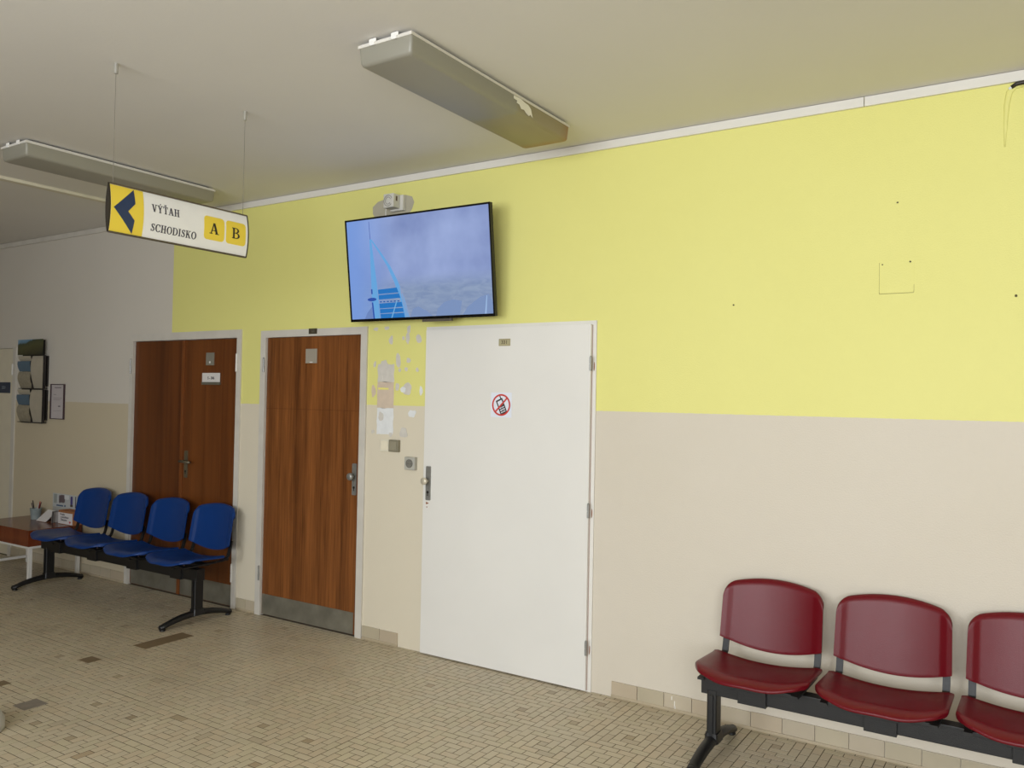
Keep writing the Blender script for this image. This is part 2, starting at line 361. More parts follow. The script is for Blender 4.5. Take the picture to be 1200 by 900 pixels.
for dark in (False, True):
    V, F = [], []
    for _, kind, x0, x1, y0, y1, dk, dz in tiles[SOLO:]:
        if dk != dark: continue
        i = len(V); e = .0004
        V += [(x0, y0, -.0014), (x1, y0, -.0014), (x1, y1, -.0014), (x0, y1, -.0014), (x0+e, y0+e, dz), (x1-e, y0+e, dz), (x1-e, y1-e, dz), (x0+e, y1-e, dz)]
        F += [(i+4, i+5, i+6, i+7)]+[(i+k, i+(k+1) % 4, i+4+(k+1) % 4, i+4+k) for k in range(4)]
    me = bpy.data.meshes.new('tiles'); me.from_pydata(V, [], F); me.materials.append(M_brown if dark else M_tile)
    obj('brown_tile' if dark else 'tile', me, None, floor, kind='stuff')
for i, (a, b, c, d) in enumerate(PATCH):
    o = obj('floor_patch', B(a, b, c, d, -.0010, .0012, bev=.0004), mat('patch_lino', (118, 100, 74), .6, var=.08) if i != 2 else mat('patch_concrete', (128, 119, 108), .7, var=.12, scale=30), floor)
    o['label'] = ['dark brown strip let into the tiles before the blue bench', 'small dark brown patch in the tiles', 'grey cement patch in the tiles at lower left', 'small brown patch at the left edge'][i]

# ---- skirting tiles
base = tag(obj('baseboard_back', Bs([(-8.25, -6.405, -.012, -.0005, 0, .016), (-4.995, -4.79, -.012, -.0005, 0, .016), (-3.74, -3.437, -.012, -.0005, 0, .016), (-1.936, RX1, -.012, -.0005, 0, .016)], bev=.003), mat('skirting_cove', (176, 162, 136), .5, var=.08)), kind='structure')
runs = [[-8.25+.15*i for i in range(12)]+[-6.405], [-4.995, -4.89, -4.79], [-3.74, -3.589, -3.437], [-1.936+.1502*i for i in range(24)]]
sk = {}
for run in runs:
    for a, b in zip(run, run[1:]):
        wd = round(b-a-.003, 3)
        if wd < .02: continue
        o = obj('tile', sk[wd] if wd in sk else B(-wd/2, wd/2, -.0045, .004, 0, .071, bev=.0012), M_skirt, base, loc=((a+b)/2, -.004, .015+R.uniform(-.001, .0015)))
        sk[wd] = o.data

for (dx, za, zb4) in ((-1.592, .058, .078), (-1.576, .02, .056), (-1.573, .016, .03)):
    obj('paint_drip', prism_y(bmesh.new(), rrect(dx, (za+zb4)/2, .005, zb4-za, .002, 3), -.0096, -.0084), mat('drip_white', (228, 224, 214), .5), base)
# ------------------------------------------------------------------ doors
M_d1 = wood('door_veneer_dark', (76, 37, 12), (108, 58, 22), .6, .38)
M_d1r = wood('door_veneer_right', (86, 44, 14), (118, 66, 26), .45, .38)
M_d2 = wood('door_veneer_striped', (88, 48, 18), (142, 86, 42), 2.3, .36)
M_lip = mat('light_wood_lipping', (116, 64, 26), .4, var=.15, scale=12, stretch=(10, 1, 1))
M_slot = mat('plate_beige', (158, 150, 136), .45)
def door_frame(par, x0, x1, h, xo0, xo1, ho, reveal=.05):
    bm = bmesh.new()
    box(bm, xo0, x0, -.012, reveal, .0, ho); box(bm, x1, xo1, -.012, reveal, .0, ho); box(bm, x0, x1, -.012, reveal, h, ho)
    return obj('door_frame', bm, M_frame, par)
def hinge(par, x, y, z, m, h=.09):
    bm = bmesh.new(); cyl(bm, (x, y, z-h/2), (x, y, z-.003), .007, n=12); cyl(bm, (x, y, z+.003), (x, y, z+h/2), .007, n=12); cyl(bm, (x, y, z-.003), (x, y, z+.003), .0055, n=12)
    cyl(bm, (x, y, z+h/2), (x, y, z+h/2+.006), .007, .003, n=12)
    return obj('hinge', bm, m, par, smooth=False)
# wall opening clearance: the frames line the openings, so the wall openings are cut at the frame's outer edge
# door 1 (double)
d = tag(empty('door_1', (0, 0, 0)), kind='structure')
x0, x1, h = D1
def frame_face(par, x0, x1, h, xo0, xo1, ho):
    # lining inside the opening + face on the wall
    bm = bmesh.new(); t = .004
    box(bm, xo0, x0+t, -.012, -.0005, 0, ho); box(bm, x1-t, xo1, -.012, -.0005, 0, ho); box(bm, x0+t, x1-t, -.012, -.0005, h-t, ho)
    box(bm, x0+.0008, x0+t, -.0005, .05, 0, h-t); box(bm, x1-t, x1-.0008, -.0005, .05, 0, h-t); box(bm, x0+t, x1-t, -.0005, .05, h-t, h-.0008)
    return obj('door_frame', bm, M_frame, par)
frame_face(d, x0, x1, h, -6.40, -5.0, 2.068)
leafL = obj('door_leaf', B(x0+.006, -5.706, .012, .049, .006, h-.007, bev=.001), M_d1, d)
leafR = obj('door_leaf', B(-5.70, x1-.006, .012, .049, .006, h-.007, bev=.001), M_d1r, d)
obj('lipping', B(-5.722, -5.688, .003, .012, .006, h-.008, bev=.003), M_lip, d)['label'] = 'pale wooden strip covering the meeting edge'
obj('kick_plate', B(x0+.02, -5.728, .0095, .012, .01, .15), M_kick, leafL)
obj('kick_plate', B(-5.684, x1-.02, .0095, .012, .01, .163), M_kick, leafR)
for gx in (-5.60, -5.44, -5.24, -5.12):       # faint veneer joints
    obj('veneer_joint', B(gx, gx+.004, .0112, .0122, .165, h-.01), M_lip if gx in (-5.60, -5.24) else M_d1r, leafR)
def handle_plate(par, cx, cz, y, w_=.038, h_=.21, m=M_steel):
    bm = prism_y(bmesh.new(), rrect(cx, cz, w_, h_, .006), y-.007, y)
    p = obj('handle_plate', bm, m, par)
    bm = bmesh.new(); cyl(bm, (cx, y-.0085, cz-.055), (cx, y-.006, cz-.055), .0085, n=16); box(bm, cx-.003, cx+.003, y-.0085, y-.006, cz-.077, cz-.058)
    obj('keyhole', bm, M_dark, p)
    return p
hp = handle_plate(d, -5.645, 1.03, .012, m=mat('aged_brass', (112, 104, 84), .45, .5))
bm = bmesh.new(); cyl(bm, (-5.645, .005, 1.055), (-5.645, -.045, 1.055), .010, n=16); cyl(bm, (-5.655, -.045, 1.055), (-5.525, -.045, 1.052), .0105, .009, n=16)
obj('lever', bm, mat('aged_brass', (112, 104, 84), .45, .5), hp, smooth=True)
for z in (1.80, .24):
    hinge(d, -6.375, -.018, z, M_steel, .12); hinge(d, -5.04, -.018, z+.02, M_white, .13)
sp = obj('name_plate', B(-5.428, -5.334, .006, .012, 1.805, 1.902, bev=.001), mat('plate_grey', (128, 124, 112), .45), d)
obj('pin', cyl(bmesh.new(), (-5.38, .0045, 1.828), (-5.38, .006, 1.828), .009, n=12), M_white, sp)
# paper notice on door 1
t = tag(empty('door_notice', (-5.362, .012, 1.70)), 'white paper card in a grey rail on the double wooden door', 'notice')
obj('rail', B(-.108, .108, -.012, -.0, -.045, -.024, bev=.001), mat('rail_grey', (120, 118, 104), .4, .4), t)
obj('card', B(-.106, .106, -.0065, -.0045, -.026, .046), mat('paper', (212, 208, 204), .7, var=.01), t)
obj('lettering', text_bm('5 - 306', .028, .0, -.0068, .006, bold=.03), mat('ink', (50, 46, 48), .7), t)

# door 2
x0, x1, h = D2
d = tag(empty('door_2', (0, 0, 0)), kind='structure')
frame_face(d, x0, x1, h, -4.785, -3.746, 2.050)
leaf = obj('door_leaf', B(x0+.006, x1-.012, .006, .046, .008, h-.006, bev=.001), M_d2, d)
obj('kick_plate', B(x0+.012, x1-.034, .003, .006, .01, .153), M_kick, leaf)
obj('veneer_joint', B(x0+.007, x1-.013, .0052, .0062, 1.488, 1.491), M_d1, leaf)
hp = handle_plate(d, -3.846, 1.035, .006)
bm = bmesh.new(); cyl(bm, (-3.846, 0, 1.055), (-3.846, -.035, 1.055), .009, n=16)
lathe_pts = [(.014, 0), (.024, .006), (.0255, .014), (.022, .022), (.012, .026)]
kb = lathe(bmesh.new(), lathe_pts, n=24)
for v in kb.verts: v.co = Vector((-3.846+v.co.x, -.028-v.co.z, 1.055+v.co.y))
me_ = bpy.data.meshes.new('k'); kb.to_mesh(me_); kb.free(); bm.from_mesh(me_)
obj('knob', bm, M_steel, hp, smooth=True)
obj('name_plate', B(-4.332, -4.222, .001, .006, 1.812, 1.912, bev=.001), M_slot, leaf)
obj('pin', B(-4.29, -4.262, -.0005, .001, 1.816, 1.822), M_white, leaf)
for z in (1.80, .30): hinge(d, -4.742, -.018, z, M_steel, .10)
t = tag(empty('number_plate', (-4.25, -.0125, 2.033)), 'tiny dark number plate on the frame above the striped wooden door', 'plate')
obj('plate', B(-.040, .040, -.003, -.0, -.019, .019, bev=.001), mat('plate_olive', (66, 60, 44), .5), t)
obj('lettering', text_bm('320', .026, 0, -.0034, 0, sx=.9), mat('ink_soft', (104, 98, 84), .7), t)

# door 3: white leaf hung in front of its frame
d = tag(empty('door_3', (0, 0, 0)), kind='structure')
bm = bmesh.new(); box(bm, -2.12, -2.058, -.008, -.0005, 0, 2.03); box(bm, -3.249, -2.12, -.008, -.0005, 1.99, 2.03)
obj('door_frame', bm, mat('door_frame_white', (222, 219, 212), .42, var=.03, scale=6), d)
leaf = obj('door_leaf', B(-3.236, -2.083, -.028, -.0085, .008, 2.009, bev=.0015), mat('door_white', (226, 224, 218), .38, var=.02, scale=2), d)
obj('rebate', B(-2.0825, -2.0795, -.0115, -.0085, .008, 2.005), mat('rebate_pink', (176, 150, 138), .6), d)
for z in (1.79, .985, .24):
    hg = hinge(d, -2.078, -.035, z, M_steel, .075)
    obj('rust_mark', prism_y(bmesh.new(), blob(-2.069, z-.015, .003, .022, 5), -.0088, -.0082), mat('rust', (150, 98, 68), .8), d)
hp = handle_plate(d, -3.193, 1.058, -.028, w_=.036, h_=.21)
kb = lathe(bmesh.new(), [(.012, 0), (.020, .006), (.0225, .014), (.0225, .020), (.019, .024)], n=24)
for v in kb.verts: v.co = Vector((-3.195+v.co.x, -.058-v.co.z, 1.073+v.co.y))
bm = bmesh.new(); me_ = bpy.data.meshes.new('k'); kb.to_mesh(me_); kb.free(); bm.from_mesh(me_); cyl(bm, (-3.195, -.034, 1.073), (-3.195, -.06, 1.073), .009, n=14)
obj('knob', bm, mat('knob_cream', (206, 198, 178), .35, .3), hp, smooth=True)
obj('chipped_paint', prism_y(bmesh.new(), [(-3.212, .942), (-3.188, .936), (-3.196, .93), (-3.21, .926)], -.0286, -.0279), mat('rust', (150, 98, 68), .8), leaf)
obj('chipped_paint', prism_y(bmesh.new(), [(-3.21, .912), (-3.196, .914), (-3.203, .905)], -.0286, -.0279), mat('rust', (150, 98, 68), .8), leaf)
t = tag(empty('number_plate', (-2.648, -.0285, 1.92)), 'small beige number plate high on the white door', 'plate')
obj('plate', B(-.040, .040, -.003, 0, -.021, .021, bev=.001), mat('plate_khaki', (172, 164, 128), .5), t)
obj('border', Bs([(-.037, .037, -.0034, -.0028, -.0185, -.0172), (-.037, .037, -.0034, -.0028, .0172, .0185), (-.037, -.0358, -.0034, -.0028, -.0172, .0172), (.0358, .037, -.0034, -.0028, -.0172, .0172)]), mat('plate_border', (132, 124, 84), .5), t)
obj('lettering', text_bm('331', .030, 0, -.0034, 0, bold=.02), mat('ink_brown', (92, 80, 56), .7), t)

# no-phone sticker
t = tag(empty('no_phone_sticker', (-2.664, -.0285, 1.553)), 'square white sticker with red no-mobile-phones symbol on white door', 'sticker')
obj('sheet', B(-.0725, .0725, -.0008, 0, -.0725, .0725), mat('sticker_white', (226, 230, 240), .4, var=.01), t)
M_red = mat('sticker_red', (196, 52, 44), .45, var=.02); M_ink = mat('sticker_black', (40, 38, 38), .5, var=.02)
bm = bmesh.new()
for q in _arc(0, 0, .064, .064, .054, .054, 0, 360, 48): prism_y(bm, q, -.0014, -.0008)
prism_y(bm, [(-.042, -.035), (-.035, -.042), (.042, .035), (.035, .042)], -.0016, -.0008)
obj('prohibition_ring', bm, M_red, t)
bm = bmesh.new()
def rot(q, a=-20, ox=-.0, oz=-.004):   # handset leaning to the left
    a = radians(-a); return [(x*cos(a)-z*sin(a)+ox, x*sin(a)+z*cos(a)+oz) for x, z in q]
for q in ([(-.024, .040), (.024, .040), (.024, .031), (-.024, .031)], [(-.024, .040), (-.016, .040), (-.016, -.046), (-.024, -.046)], [(.016, .040), (.024, .040), (.024, -.046), (.016, -.046)],
          [(-.024, .002), (.024, .002), (.024, -.008), (-.024, -.008)], [(-.024, -.042), (.024, -.042), (.016, -.052), (-.016, -.052)], [(.010, .038), (.017, .038), (.017, .058), (.010, .058)],
          [(-.020, -.015), (.020, -.015), (.020, -.021), (-.020, -.021)], [(-.020, -.029), (.020, -.029), (.020, -.035), (-.020, -.035)], [(-.006, .0), (-.003, 0), (-.003, -.048), (-.006, -.048)], [(.004, .0), (.007, 0), (.007, -.048), (.004, -.048)]):
    prism_y(bm, rot(q, -24), -.0012, -.0008)
obj('handset_symbol', bm, M_ink, t)

# door 4 (far left)
x0, x1, h = D4
d = tag(empty('door_4', (0, 0, 0)), kind='structure')
frame_face(d, x0, x1, h, -9.25, -8.25, 2.005)
leaf = obj('door_leaf', B(x0+.006, x1-.006, .004, .044, .008, h-.006, bev=.001), mat('door_cream', (214, 206, 184), .45, var=.03), d)
hinge(d, -8.295, -.018, 1.78, M_white, .10)
t = tag(empty('door_sign', (-8.51, .0035, 1.607)), 'dark blue rectangular plate with pale lettering on the leftmost door', 'sign')
obj('plate', B(-.145, .145, -.006, 0, -.052, .052, bev=.001), mat('sign_navy', (34, 50, 74), .4), t)
obj('lettering', text_bm('321', .04, .03, -.0064, .0, sx=1.3), mat('sign_pale', (150, 158, 160), .5), t)

# ------------------------------------------------------------------ wall wear: filler patches, scars
filler = empty('plaster_patches', (0, 0, 0)); bpy.data.objects.remove(filler)
def wp(name, poly, m, y0=-.0009, label=None):
    o = obj(name, prism_y(bmesh.new(), poly, y0, -.0002), m, wall_back)
    if label: o['label'] = label
    return o
def rough_rect(x0, x1, z0, z1, seed, n=6, a=.003):
    R2 = random.Random(seed); P = []
    for i in range(n): P.append((x0+(x1-x0)*i/n, z0+R2.uniform(-a, a)))
    for i in range(n): P.append((x1+R2.uniform(-a, a), z0+(z1-z0)*i/n))
    for i in range(n): P.append((x1-(x1-x0)*i/n, z1+R2.uniform(-a, a)))
    for i in range(n): P.append((x0+R2.uniform(-a, a), z1-(z1-z0)*i/n))
    return P
wp('filler_patch', rough_rect(-3.655, -3.515, 1.683, 1.80, 1), M_plaster, label='grey plaster rectangle below the screen')
wp('filler_patch', rough_rect(-3.655, -3.515, 1.515, 1.683, 2), M_plaster2, label='pinkish plaster rectangle')
wp('filler_patch', rough_rect(-3.655, -3.515, 1.345, 1.515, 3), M_plaster3, label='whitish plaster rectangle')
wp('paint_mark', rough_rect(-3.65, -3.56, 1.635, 1.647, 4, a=.001), M_yel, -.0012)
spots = [(-3.69, 1.625, .020, .034, M_plaster2), (-3.68, 2.03, .02, .012, M_plaster), (-3.585, 2.035, .018, .014, M_plaster), (-3.55, 1.955, .018, .03, M_plaster),
         (-3.40, 2.02, .014, .026, M_plaster), (-3.405, 1.965, .014, .04, M_plaster), (-3.32, 1.96, .024, .028, M_plaster), (-3.445, 1.965, .010, .012, M_plaster),
         (-3.485, 1.83, .020, .045, M_plaster), (-3.40, 1.82, .018, .018, M_plaster), (-3.47, 1.76, .009, .012, M_plaster), (-3.415, 1.765, .014, .014, M_plaster), (-3.325, 1.765, .010, .014, M_plaster),
         (-3.49, 1.65, .015, .03, M_plaster), (-3.405, 1.645, .034, .036, M_plaster), (-3.44, 1.635, .022, .018, M_plaster3), (-3.29, 1.635, .012, .026, M_plaster3),
         (-3.36, 1.485, .030, .024, M_plaster3), (-3.425, 1.36, .034, .045, M_plaster), (-3.535, 1.345, .014, .014, M_plaster), (-3.685, 1.36, .012, .014, M_plaster), (-3.60, 1.81, .03, .02, M_plaster), (-3.68, 1.80, .012, .018, M_plaster),
         (-3.62, 1.46, .02, .025, M_plaster), (-3.63, 1.71, .015, .018, M_plaster)]
for k, m in enumerate((M_plaster, M_plaster2, M_plaster3)):
    bm = bmesh.new()
    for i, (cx, cz, rx, rz, mm) in enumerate(spots):
        if mm is m: prism_y(bm, blob(cx, cz, rx, rz, i+10, 16, .5), -.0011-.00006*i, -.0002)
    obj('filler_spots', bm, m, wall_back, kind='stuff')
wp('filler_patch', [(-1.925, .0), (-1.80, .0), (-1.79, .012), (-1.90, .062), (-1.915, .06)], mat('filler_grey', (182, 182, 184), .8, var=.06, scale=25), -.004, label='white filler where a skirting tile is missing')
# socket surround above the screen
wp('filler_patch', blob(-3.545, 2.795, .165, .135, 44, 22, .3), mat('plaster_grey', (178, 172, 152), .8), label='bare plaster around the socket above the screen')
# painted-over blank plate
o = wp('blank_plate', rrect(-.556, 2.171, .142, .142, .008), M_wall, -.0014, 'square blank cover painted over in yellow')
obj('plate_outline', Bs([(-.6285, -.6265, -.0012, -.0003, 2.10, 2.24), (-.628, -.485, -.0012, -.0003, 2.0975, 2.0995), (-.4855, -.4838, -.0012, -.0003, 2.10, 2.135)]), mat('olive_gap', (150, 142, 80), .8), wall_back)
bm = bmesh.new()
for cx, cz, r in ((-.615, 2.232, .003), (-.5, 2.238, .004), (-.095, 2.063, .0055), (-1.30, 2.08, .004), (-.555, 2.51, .004), (-3.05, 1.26, .003)):
    prism_y(bm, blob(cx, cz, r, r*.9, int(cz*100)), -.0034, -.0002)
obj('nail_holes', bm, mat('hole_dark', (84, 78, 50), .9), wall_back, kind='stuff')
# painted-over cable ridge top right
bm = bmesh.new(); pts = [(-.07, -.001, 2.955), (-.105, -.001, 2.952), (-.125, -.001, 2.93), (-.134, -.001, 2.88), (-.138, -.001, 2.80), (-.140, -.001, 2.70)]
prof = [(cos(2*pi*i/10), sin(2*pi*i/10)) for i in range(10)]
sweep(bm, pts, prof, Vector((0, 1, 0)), [(.006, .012), (.006, .013), (.006, .013), (.005, .011), (.0035, .008), (.001, .003)])
obj('painted_ridge', bm, M_wall, wall_back, smooth=True)
t = empty('loose_cable', (0, 0, 0)); tag(t, 'black cable stub leaving the yellow wall at the top right corner', 'cable')
bm = bmesh.new(); sweep(bm, [(-.118, -.006, 2.948), (-.10, -.014, 2.957), (-.06, -.016, 2.96), (-.0, -.016, 2.962), (.10, -.014, 2.964), (.16, -.004, 2.965)], [(a*.0085, b*.0085) for a, b in prof], Vector((0, 1, 0)))
obj('sheath', bm, mat('cable_black', (40, 32, 28), .4), t, smooth=True)
obj('clip', B(-.012, .004, -.027, -.0004, 2.949, 2.975, bev=.002), M_steel, t); obj('bare_end', cyl(bmesh.new(), (-.126, -.004, 2.944), (-.112, -.008, 2.951), .006, n=10), M_plaster3, t)

# ------------------------------------------------------------------ sockets and switches
def plate_obj(name, x0, x1, z0, z1, dpt, m, label, cat):
    t = tag(empty(name, ((x0+x1)/2, -.0003, (z0+z1)/2)), label, cat); hw, hh = (x1-x0)/2, (z1-z0)/2
    obj('housing', B(-hw, hw, -dpt, 0, -hh, hh, bev=.004), m, t, smooth=False); return t, hw, hh
t, hw, hh = plate_obj('light_switch', -3.610, -3.532, 1.236, 1.313, .014, mat('switch_cream', (226, 220, 200), .4), 'cream rocker light switch, left one of the pair beside the white door', 'switch')
obj('rocker', B(-.028, .028, -.020, -.013, -.028, .028, bev=.003), mat('switch_cream2', (230, 222, 198), .35), t)
t, hw, hh = plate_obj('light_switch', -3.529, -3.45, 1.236, 1.313, .026, mat('switch_grey', (132, 126, 106), .4), 'grey-brown light switch, right one of the pair beside the white door', 'switch')
obj('rocker', B(-.028, .028, -.032, -.025, -.028, .028, bev=.003), mat('switch_grey2', (146, 140, 120), .35), t)
t, hw, hh = plate_obj('wall_socket', -3.390, -3.308, 1.130, 1.211, .030, mat('socket_grey', (176, 174, 164), .4), 'small grey power socket below the light switches', 'socket')
bm = bmesh.new()
for q in _arc(0, 0, .027, .027, .022, .022, 0, 360, 28): prism_y(bm, q, -.0335, -.0295)
obj('socket_rim', bm, mat('socket_rim', (110, 108, 100), .4), t)
obj('socket_well', prism_y(bmesh.new(), [(.021*cos(2*pi*i/24), .021*sin(2*pi*i/24)) for i in range(24)], -.0308, -.0295), mat('socket_dark', (120, 118, 110), .5), t)
bm = bmesh.new(); cyl(bm, (0, -.036, .010), (0, -.030, .010), .003, n=10); obj('earth_pin', bm, M_steel, t)
bm = bmesh.new()
for s in (-1, 1): prism_y(bm, [(s*.0095+.0026*cos(2*pi*i/10), -.003+.0026*sin(2*pi*i/10)) for i in range(10)], -.0313, -.0305)
obj('socket_hole', bm, M_dark, t)
# white box with plug above the screen
t = tag(empty('plug_socket', (-3.50, -.0012, 2.835)), 'white wall socket box with a round plug above the screen', 'socket')
obj('housing', B(-.055, .055, -.030, 0, -.05, .05, bev=.004), mat('socket_white', (212, 209, 200), .4), t)
ad = obj('adapter', B(-.055, .030, -.095, -.031, -.040, .050, bev=.006), mat('adapter_white', (206, 204, 196), .4), t)
bm = bmesh.new()
for ro, ri in ((.036, .032), (.024, .020)):
    for q in _arc(-.014, .004, ro, ro, ri, ri, 20, 320, 24): prism_y(bm, q, -.0975, -.0945)
obj('groove_ring', bm, mat('ring_grey', (150, 148, 140), .5), ad)
obj('slot', B(.0295, .0312, -.072, -.058, .004, .034), mat('slot_brown', (90, 70, 48), .6), ad)
bm = bmesh.new(); sweep(bm, [(-.044, -.08, -.038), (-.044, -.081, -.06), (-.043, -.082, -.09), (-.03, -.075, -.12), (.0, -.07, -.17)], [(a*.0035, b*.0035) for a, b in prof], Vector((0, 1, 0)))
obj('cord', bm, M_white, t, smooth=True)

# ------------------------------------------------------------------ television
TVX0, TVX1 = -3.783, -2.653
yb, zb, yt, zt = -.121, 2.067, -.202, 2.713
zb2 = zb; 
tv = tag(empty('television', ((TVX0+TVX1)/2, yb, zb2)), 'wall-mounted flat screen tilted down above the wooden and white doors', 'television')
HT = sqrt((yt-yb)**2+(zt-zb2)**2); tv.rotation_euler = (math.atan2(-(yt-yb), zt-zb2), 0, 0)
tv.rotation_euler.rotate_axis('Y', 0.004)
HW = (TVX1-TVX0)/2
M_bez = mat('tv_bezel', (12, 12, 13), .22, var=.02)
obj('casing', Bs([(-HW, HW, .0, .022, 0, HT), (-HW*.72, HW*.72, .022, .05, .06, HT*.72)], bev=.003), mat('tv_back', (20, 20, 21), .5), tv)
bz = .011
obj('bezel', Bs([(-HW, HW, -.006, .0, 0, .017), (-HW, HW, -.006, 0, HT-bz, HT), (-HW, -HW+bz, -.006, 0, .017, HT-bz), (HW-bz, HW, -.006, 0, .017, HT-bz)]), M_bez, tv)
obj('sensor_bar', B(.03, .25, -.012, .012, -.016, -.0005, bev=.002), mat('bar_grey', (84, 78, 70), .4), tv)['label'] = 'grey strip hanging under the lower edge'
for s in (-1, 1): obj('mount_arm', B(s*.325-.025, s*.325+.025, .05, .09, .1, HT*.8), M_blackmetal, tv)
# screen image: sky gradient with cloud, land below
m = bpy.data.materials.new('screen_picture'); m.use_nodes = True; nt = m.node_tree; N = nt.nodes; K = nt.links; b = N['Principled BSDF']
tc = N.new('ShaderNodeTexCoord'); sp_ = N.new('ShaderNodeSeparateXYZ'); K.new(tc.outputs['Object'], sp_.inputs[0])
n1 = N.new('ShaderNodeTexNoise'); n1.inputs['Scale'].default_value = 2.4; n1.inputs['Detail'].default_value = 4; n1.inputs['Distortion'].default_value = .0; K.new(tc.outputs['Object'], n1.inputs['Vector'])
mp = N.new('ShaderNodeMapping'); mp.inputs['Scale'].default_value = (10, 1, 34); K.new(tc.outputs['Object'], mp.inputs[0])
n2 = N.new('ShaderNodeTexNoise'); n2.inputs['Scale'].default_value = 1; n2.inputs['Detail'].default_value = 6; n2.inputs['Distortion'].default_value = 1; K.new(mp.outputs[0], n2.inputs['Vector'])
c1 = N.new('ShaderNodeValToRGB'); c1.color_ramp.elements[0].color = lin((122, 140, 192)); c1.color_ramp.elements[1].color = lin((166, 184, 230)); c1.color_ramp.elements[0].position = .3; c1.color_ramp.elements[1].position = .68; K.new(n1.outputs[0], c1.inputs[0])
c2 = N.new('ShaderNodeValToRGB'); c2.color_ramp.elements[0].color = lin((126, 146, 184)); c2.color_ramp.elements[1].color = lin((148, 166, 196)); c2.color_ramp.elements[0].position = .3; c2.color_ramp.elements[1].position = .7; K.new(n2.outputs[0], c2.inputs[0])
mr = N.new('ShaderNodeMapRange'); mr.interpolation_type = 'SMOOTHSTEP'; mr.inputs[1].default_value = .17; mr.inputs[2].default_value = .30; K.new(sp_.outputs['Z'], mr.inputs[0])
mx = N.new('ShaderNodeMix'); mx.data_type = 'RGBA'; K.new(mr.outputs[0], mx.inputs[0]); K.new(c2.outputs[0], mx.inputs[6]); K.new(c1.outputs[0], mx.inputs[7])
mr2 = N.new('ShaderNodeMapRange'); mr2.interpolation_type = 'SMOOTHSTEP'; mr2.inputs[1].default_value = -.58; mr2.inputs[2].default_value = -.1; K.new(sp_.outputs['X'], mr2.inputs[0])
mx2 = N.new('ShaderNodeMix'); mx2.data_type = 'RGBA'; K.new(mr2.outputs[0], mx2.inputs[0]); mx2.inputs[6].default_value = lin((122, 158, 226)); K.new(mx.outputs[2], mx2.inputs[7])
b.inputs['Base Color'].default_value = (.01, .01, .012, 1); b.inputs['Roughness'].default_value = .3; K.new(mx2.outputs[2], b.inputs['Emission Color']); b.inputs['Emission Strength'].default_value = .9
screen = obj('screen', B(-HW+bz, HW-bz, -.002, 0, .017, HT-bz), m, tv)
# picture measured across the screen: fx 0..1 left-right, fz 0..1 bottom-top
def sxz(fx, fz): return (-HW+bz+fx*(2*HW-2*bz), .017+fz*(HT-bz-.017))
def pic(name, polys, col, lay=1, s=.9):
    bm = bmesh.new()
    for q in polys: prism_y(bm, [sxz(*p) for p in q], -.002-.0004*lay, -.0021)
    return obj(name, bm, emit('pic_'+name, col, s), screen)
mast_l, mast_r = .178, .19
pic('tower', [[(.170, .80), (.182, .80), (.206, .35), (.216, .0), (.158, .0), (.165, .4)],
              ]+[[(a[0], a[1]), (a[0]+w1, a[1]), (c[0]+w2, c[1]), (c[0], c[1])] for a, w1, c, w2 in
              [((.175, .80), .010, (.235, .66), .016), ((.235, .66), .016, (.29, .52), .022), ((.29, .52), .022, (.335, .36), .028), ((.335, .36), .028, (.372, .18), .034), ((.372, .18), .034, (.395, .0), .042)]], (104, 170, 228), 1)
pic('mast', [[(.170, .98), (.174, .98), (.178, .80), (.173, .80)]], (92, 116, 186), 1)
pic('facade', [[(.212, .29), (.352, .30), (.364, .25), (.213, .245)], [(.214, .235), (.366, .24), (.376, .195), (.215, .19)], [(.216, .15), (.382, .155), (.388, .105), (.217, .10)],
              [(.218, .093), (.39, .095), (.394, .055), (.219, .05)], [(.22, .043), (.396, .045), (.399, .0), (.222, .0)]], (30, 118, 196), 2)
pic('balcony_line', [[(.22+.026*i, .172), (.236+.026*i, .172), (.237+.026*i, .160), (.221+.026*i, .160)] for i in range(6)], (44, 96, 170), 2)
pic('brace', [[(.30, .0), (.308, .0), (.352, .17), (.345, .17)]], (120, 180, 226), 3)
pic('helipad', [[(.163+.034*cos(2*pi*i/18), .195+.018*sin(2*pi*i/18)) for i in range(18)], [(.160, .30), (.170, .30), (.170, .25), (.160, .25)], [(.160, .165), (.170, .165), (.176, .0), (.166, .0)]], (42, 82, 172), 3)
pic('far_pylon', [[(.372, .30), (.386, .29), (.44, .0), (.405, .0)]], (150, 160, 192), 1)
pic('dune', [[(.62, .0), (.635, .07), (.68, .13), (.74, .15), (.80, .13), (.79, .06), (.78, 0)], [(.80, .0), (.84, .08), (.92, .16), (.975, .18), (1.0, .10), (1.0, .0)], [(.44, .0), (.46, .08), (.5, .1), (.56, .05), (.6, 0)]], (126, 150, 194), 1)
pic('headland', [[(.10, .0), (.12, .06), (.145, .10), (.165, .13), (.168, .0)]], (110, 138, 196), 1)
pic('pale_mast', [[(.945, .0), (.955, .0), (.965, .17), (.96, .17)]], (160, 190, 230), 2)

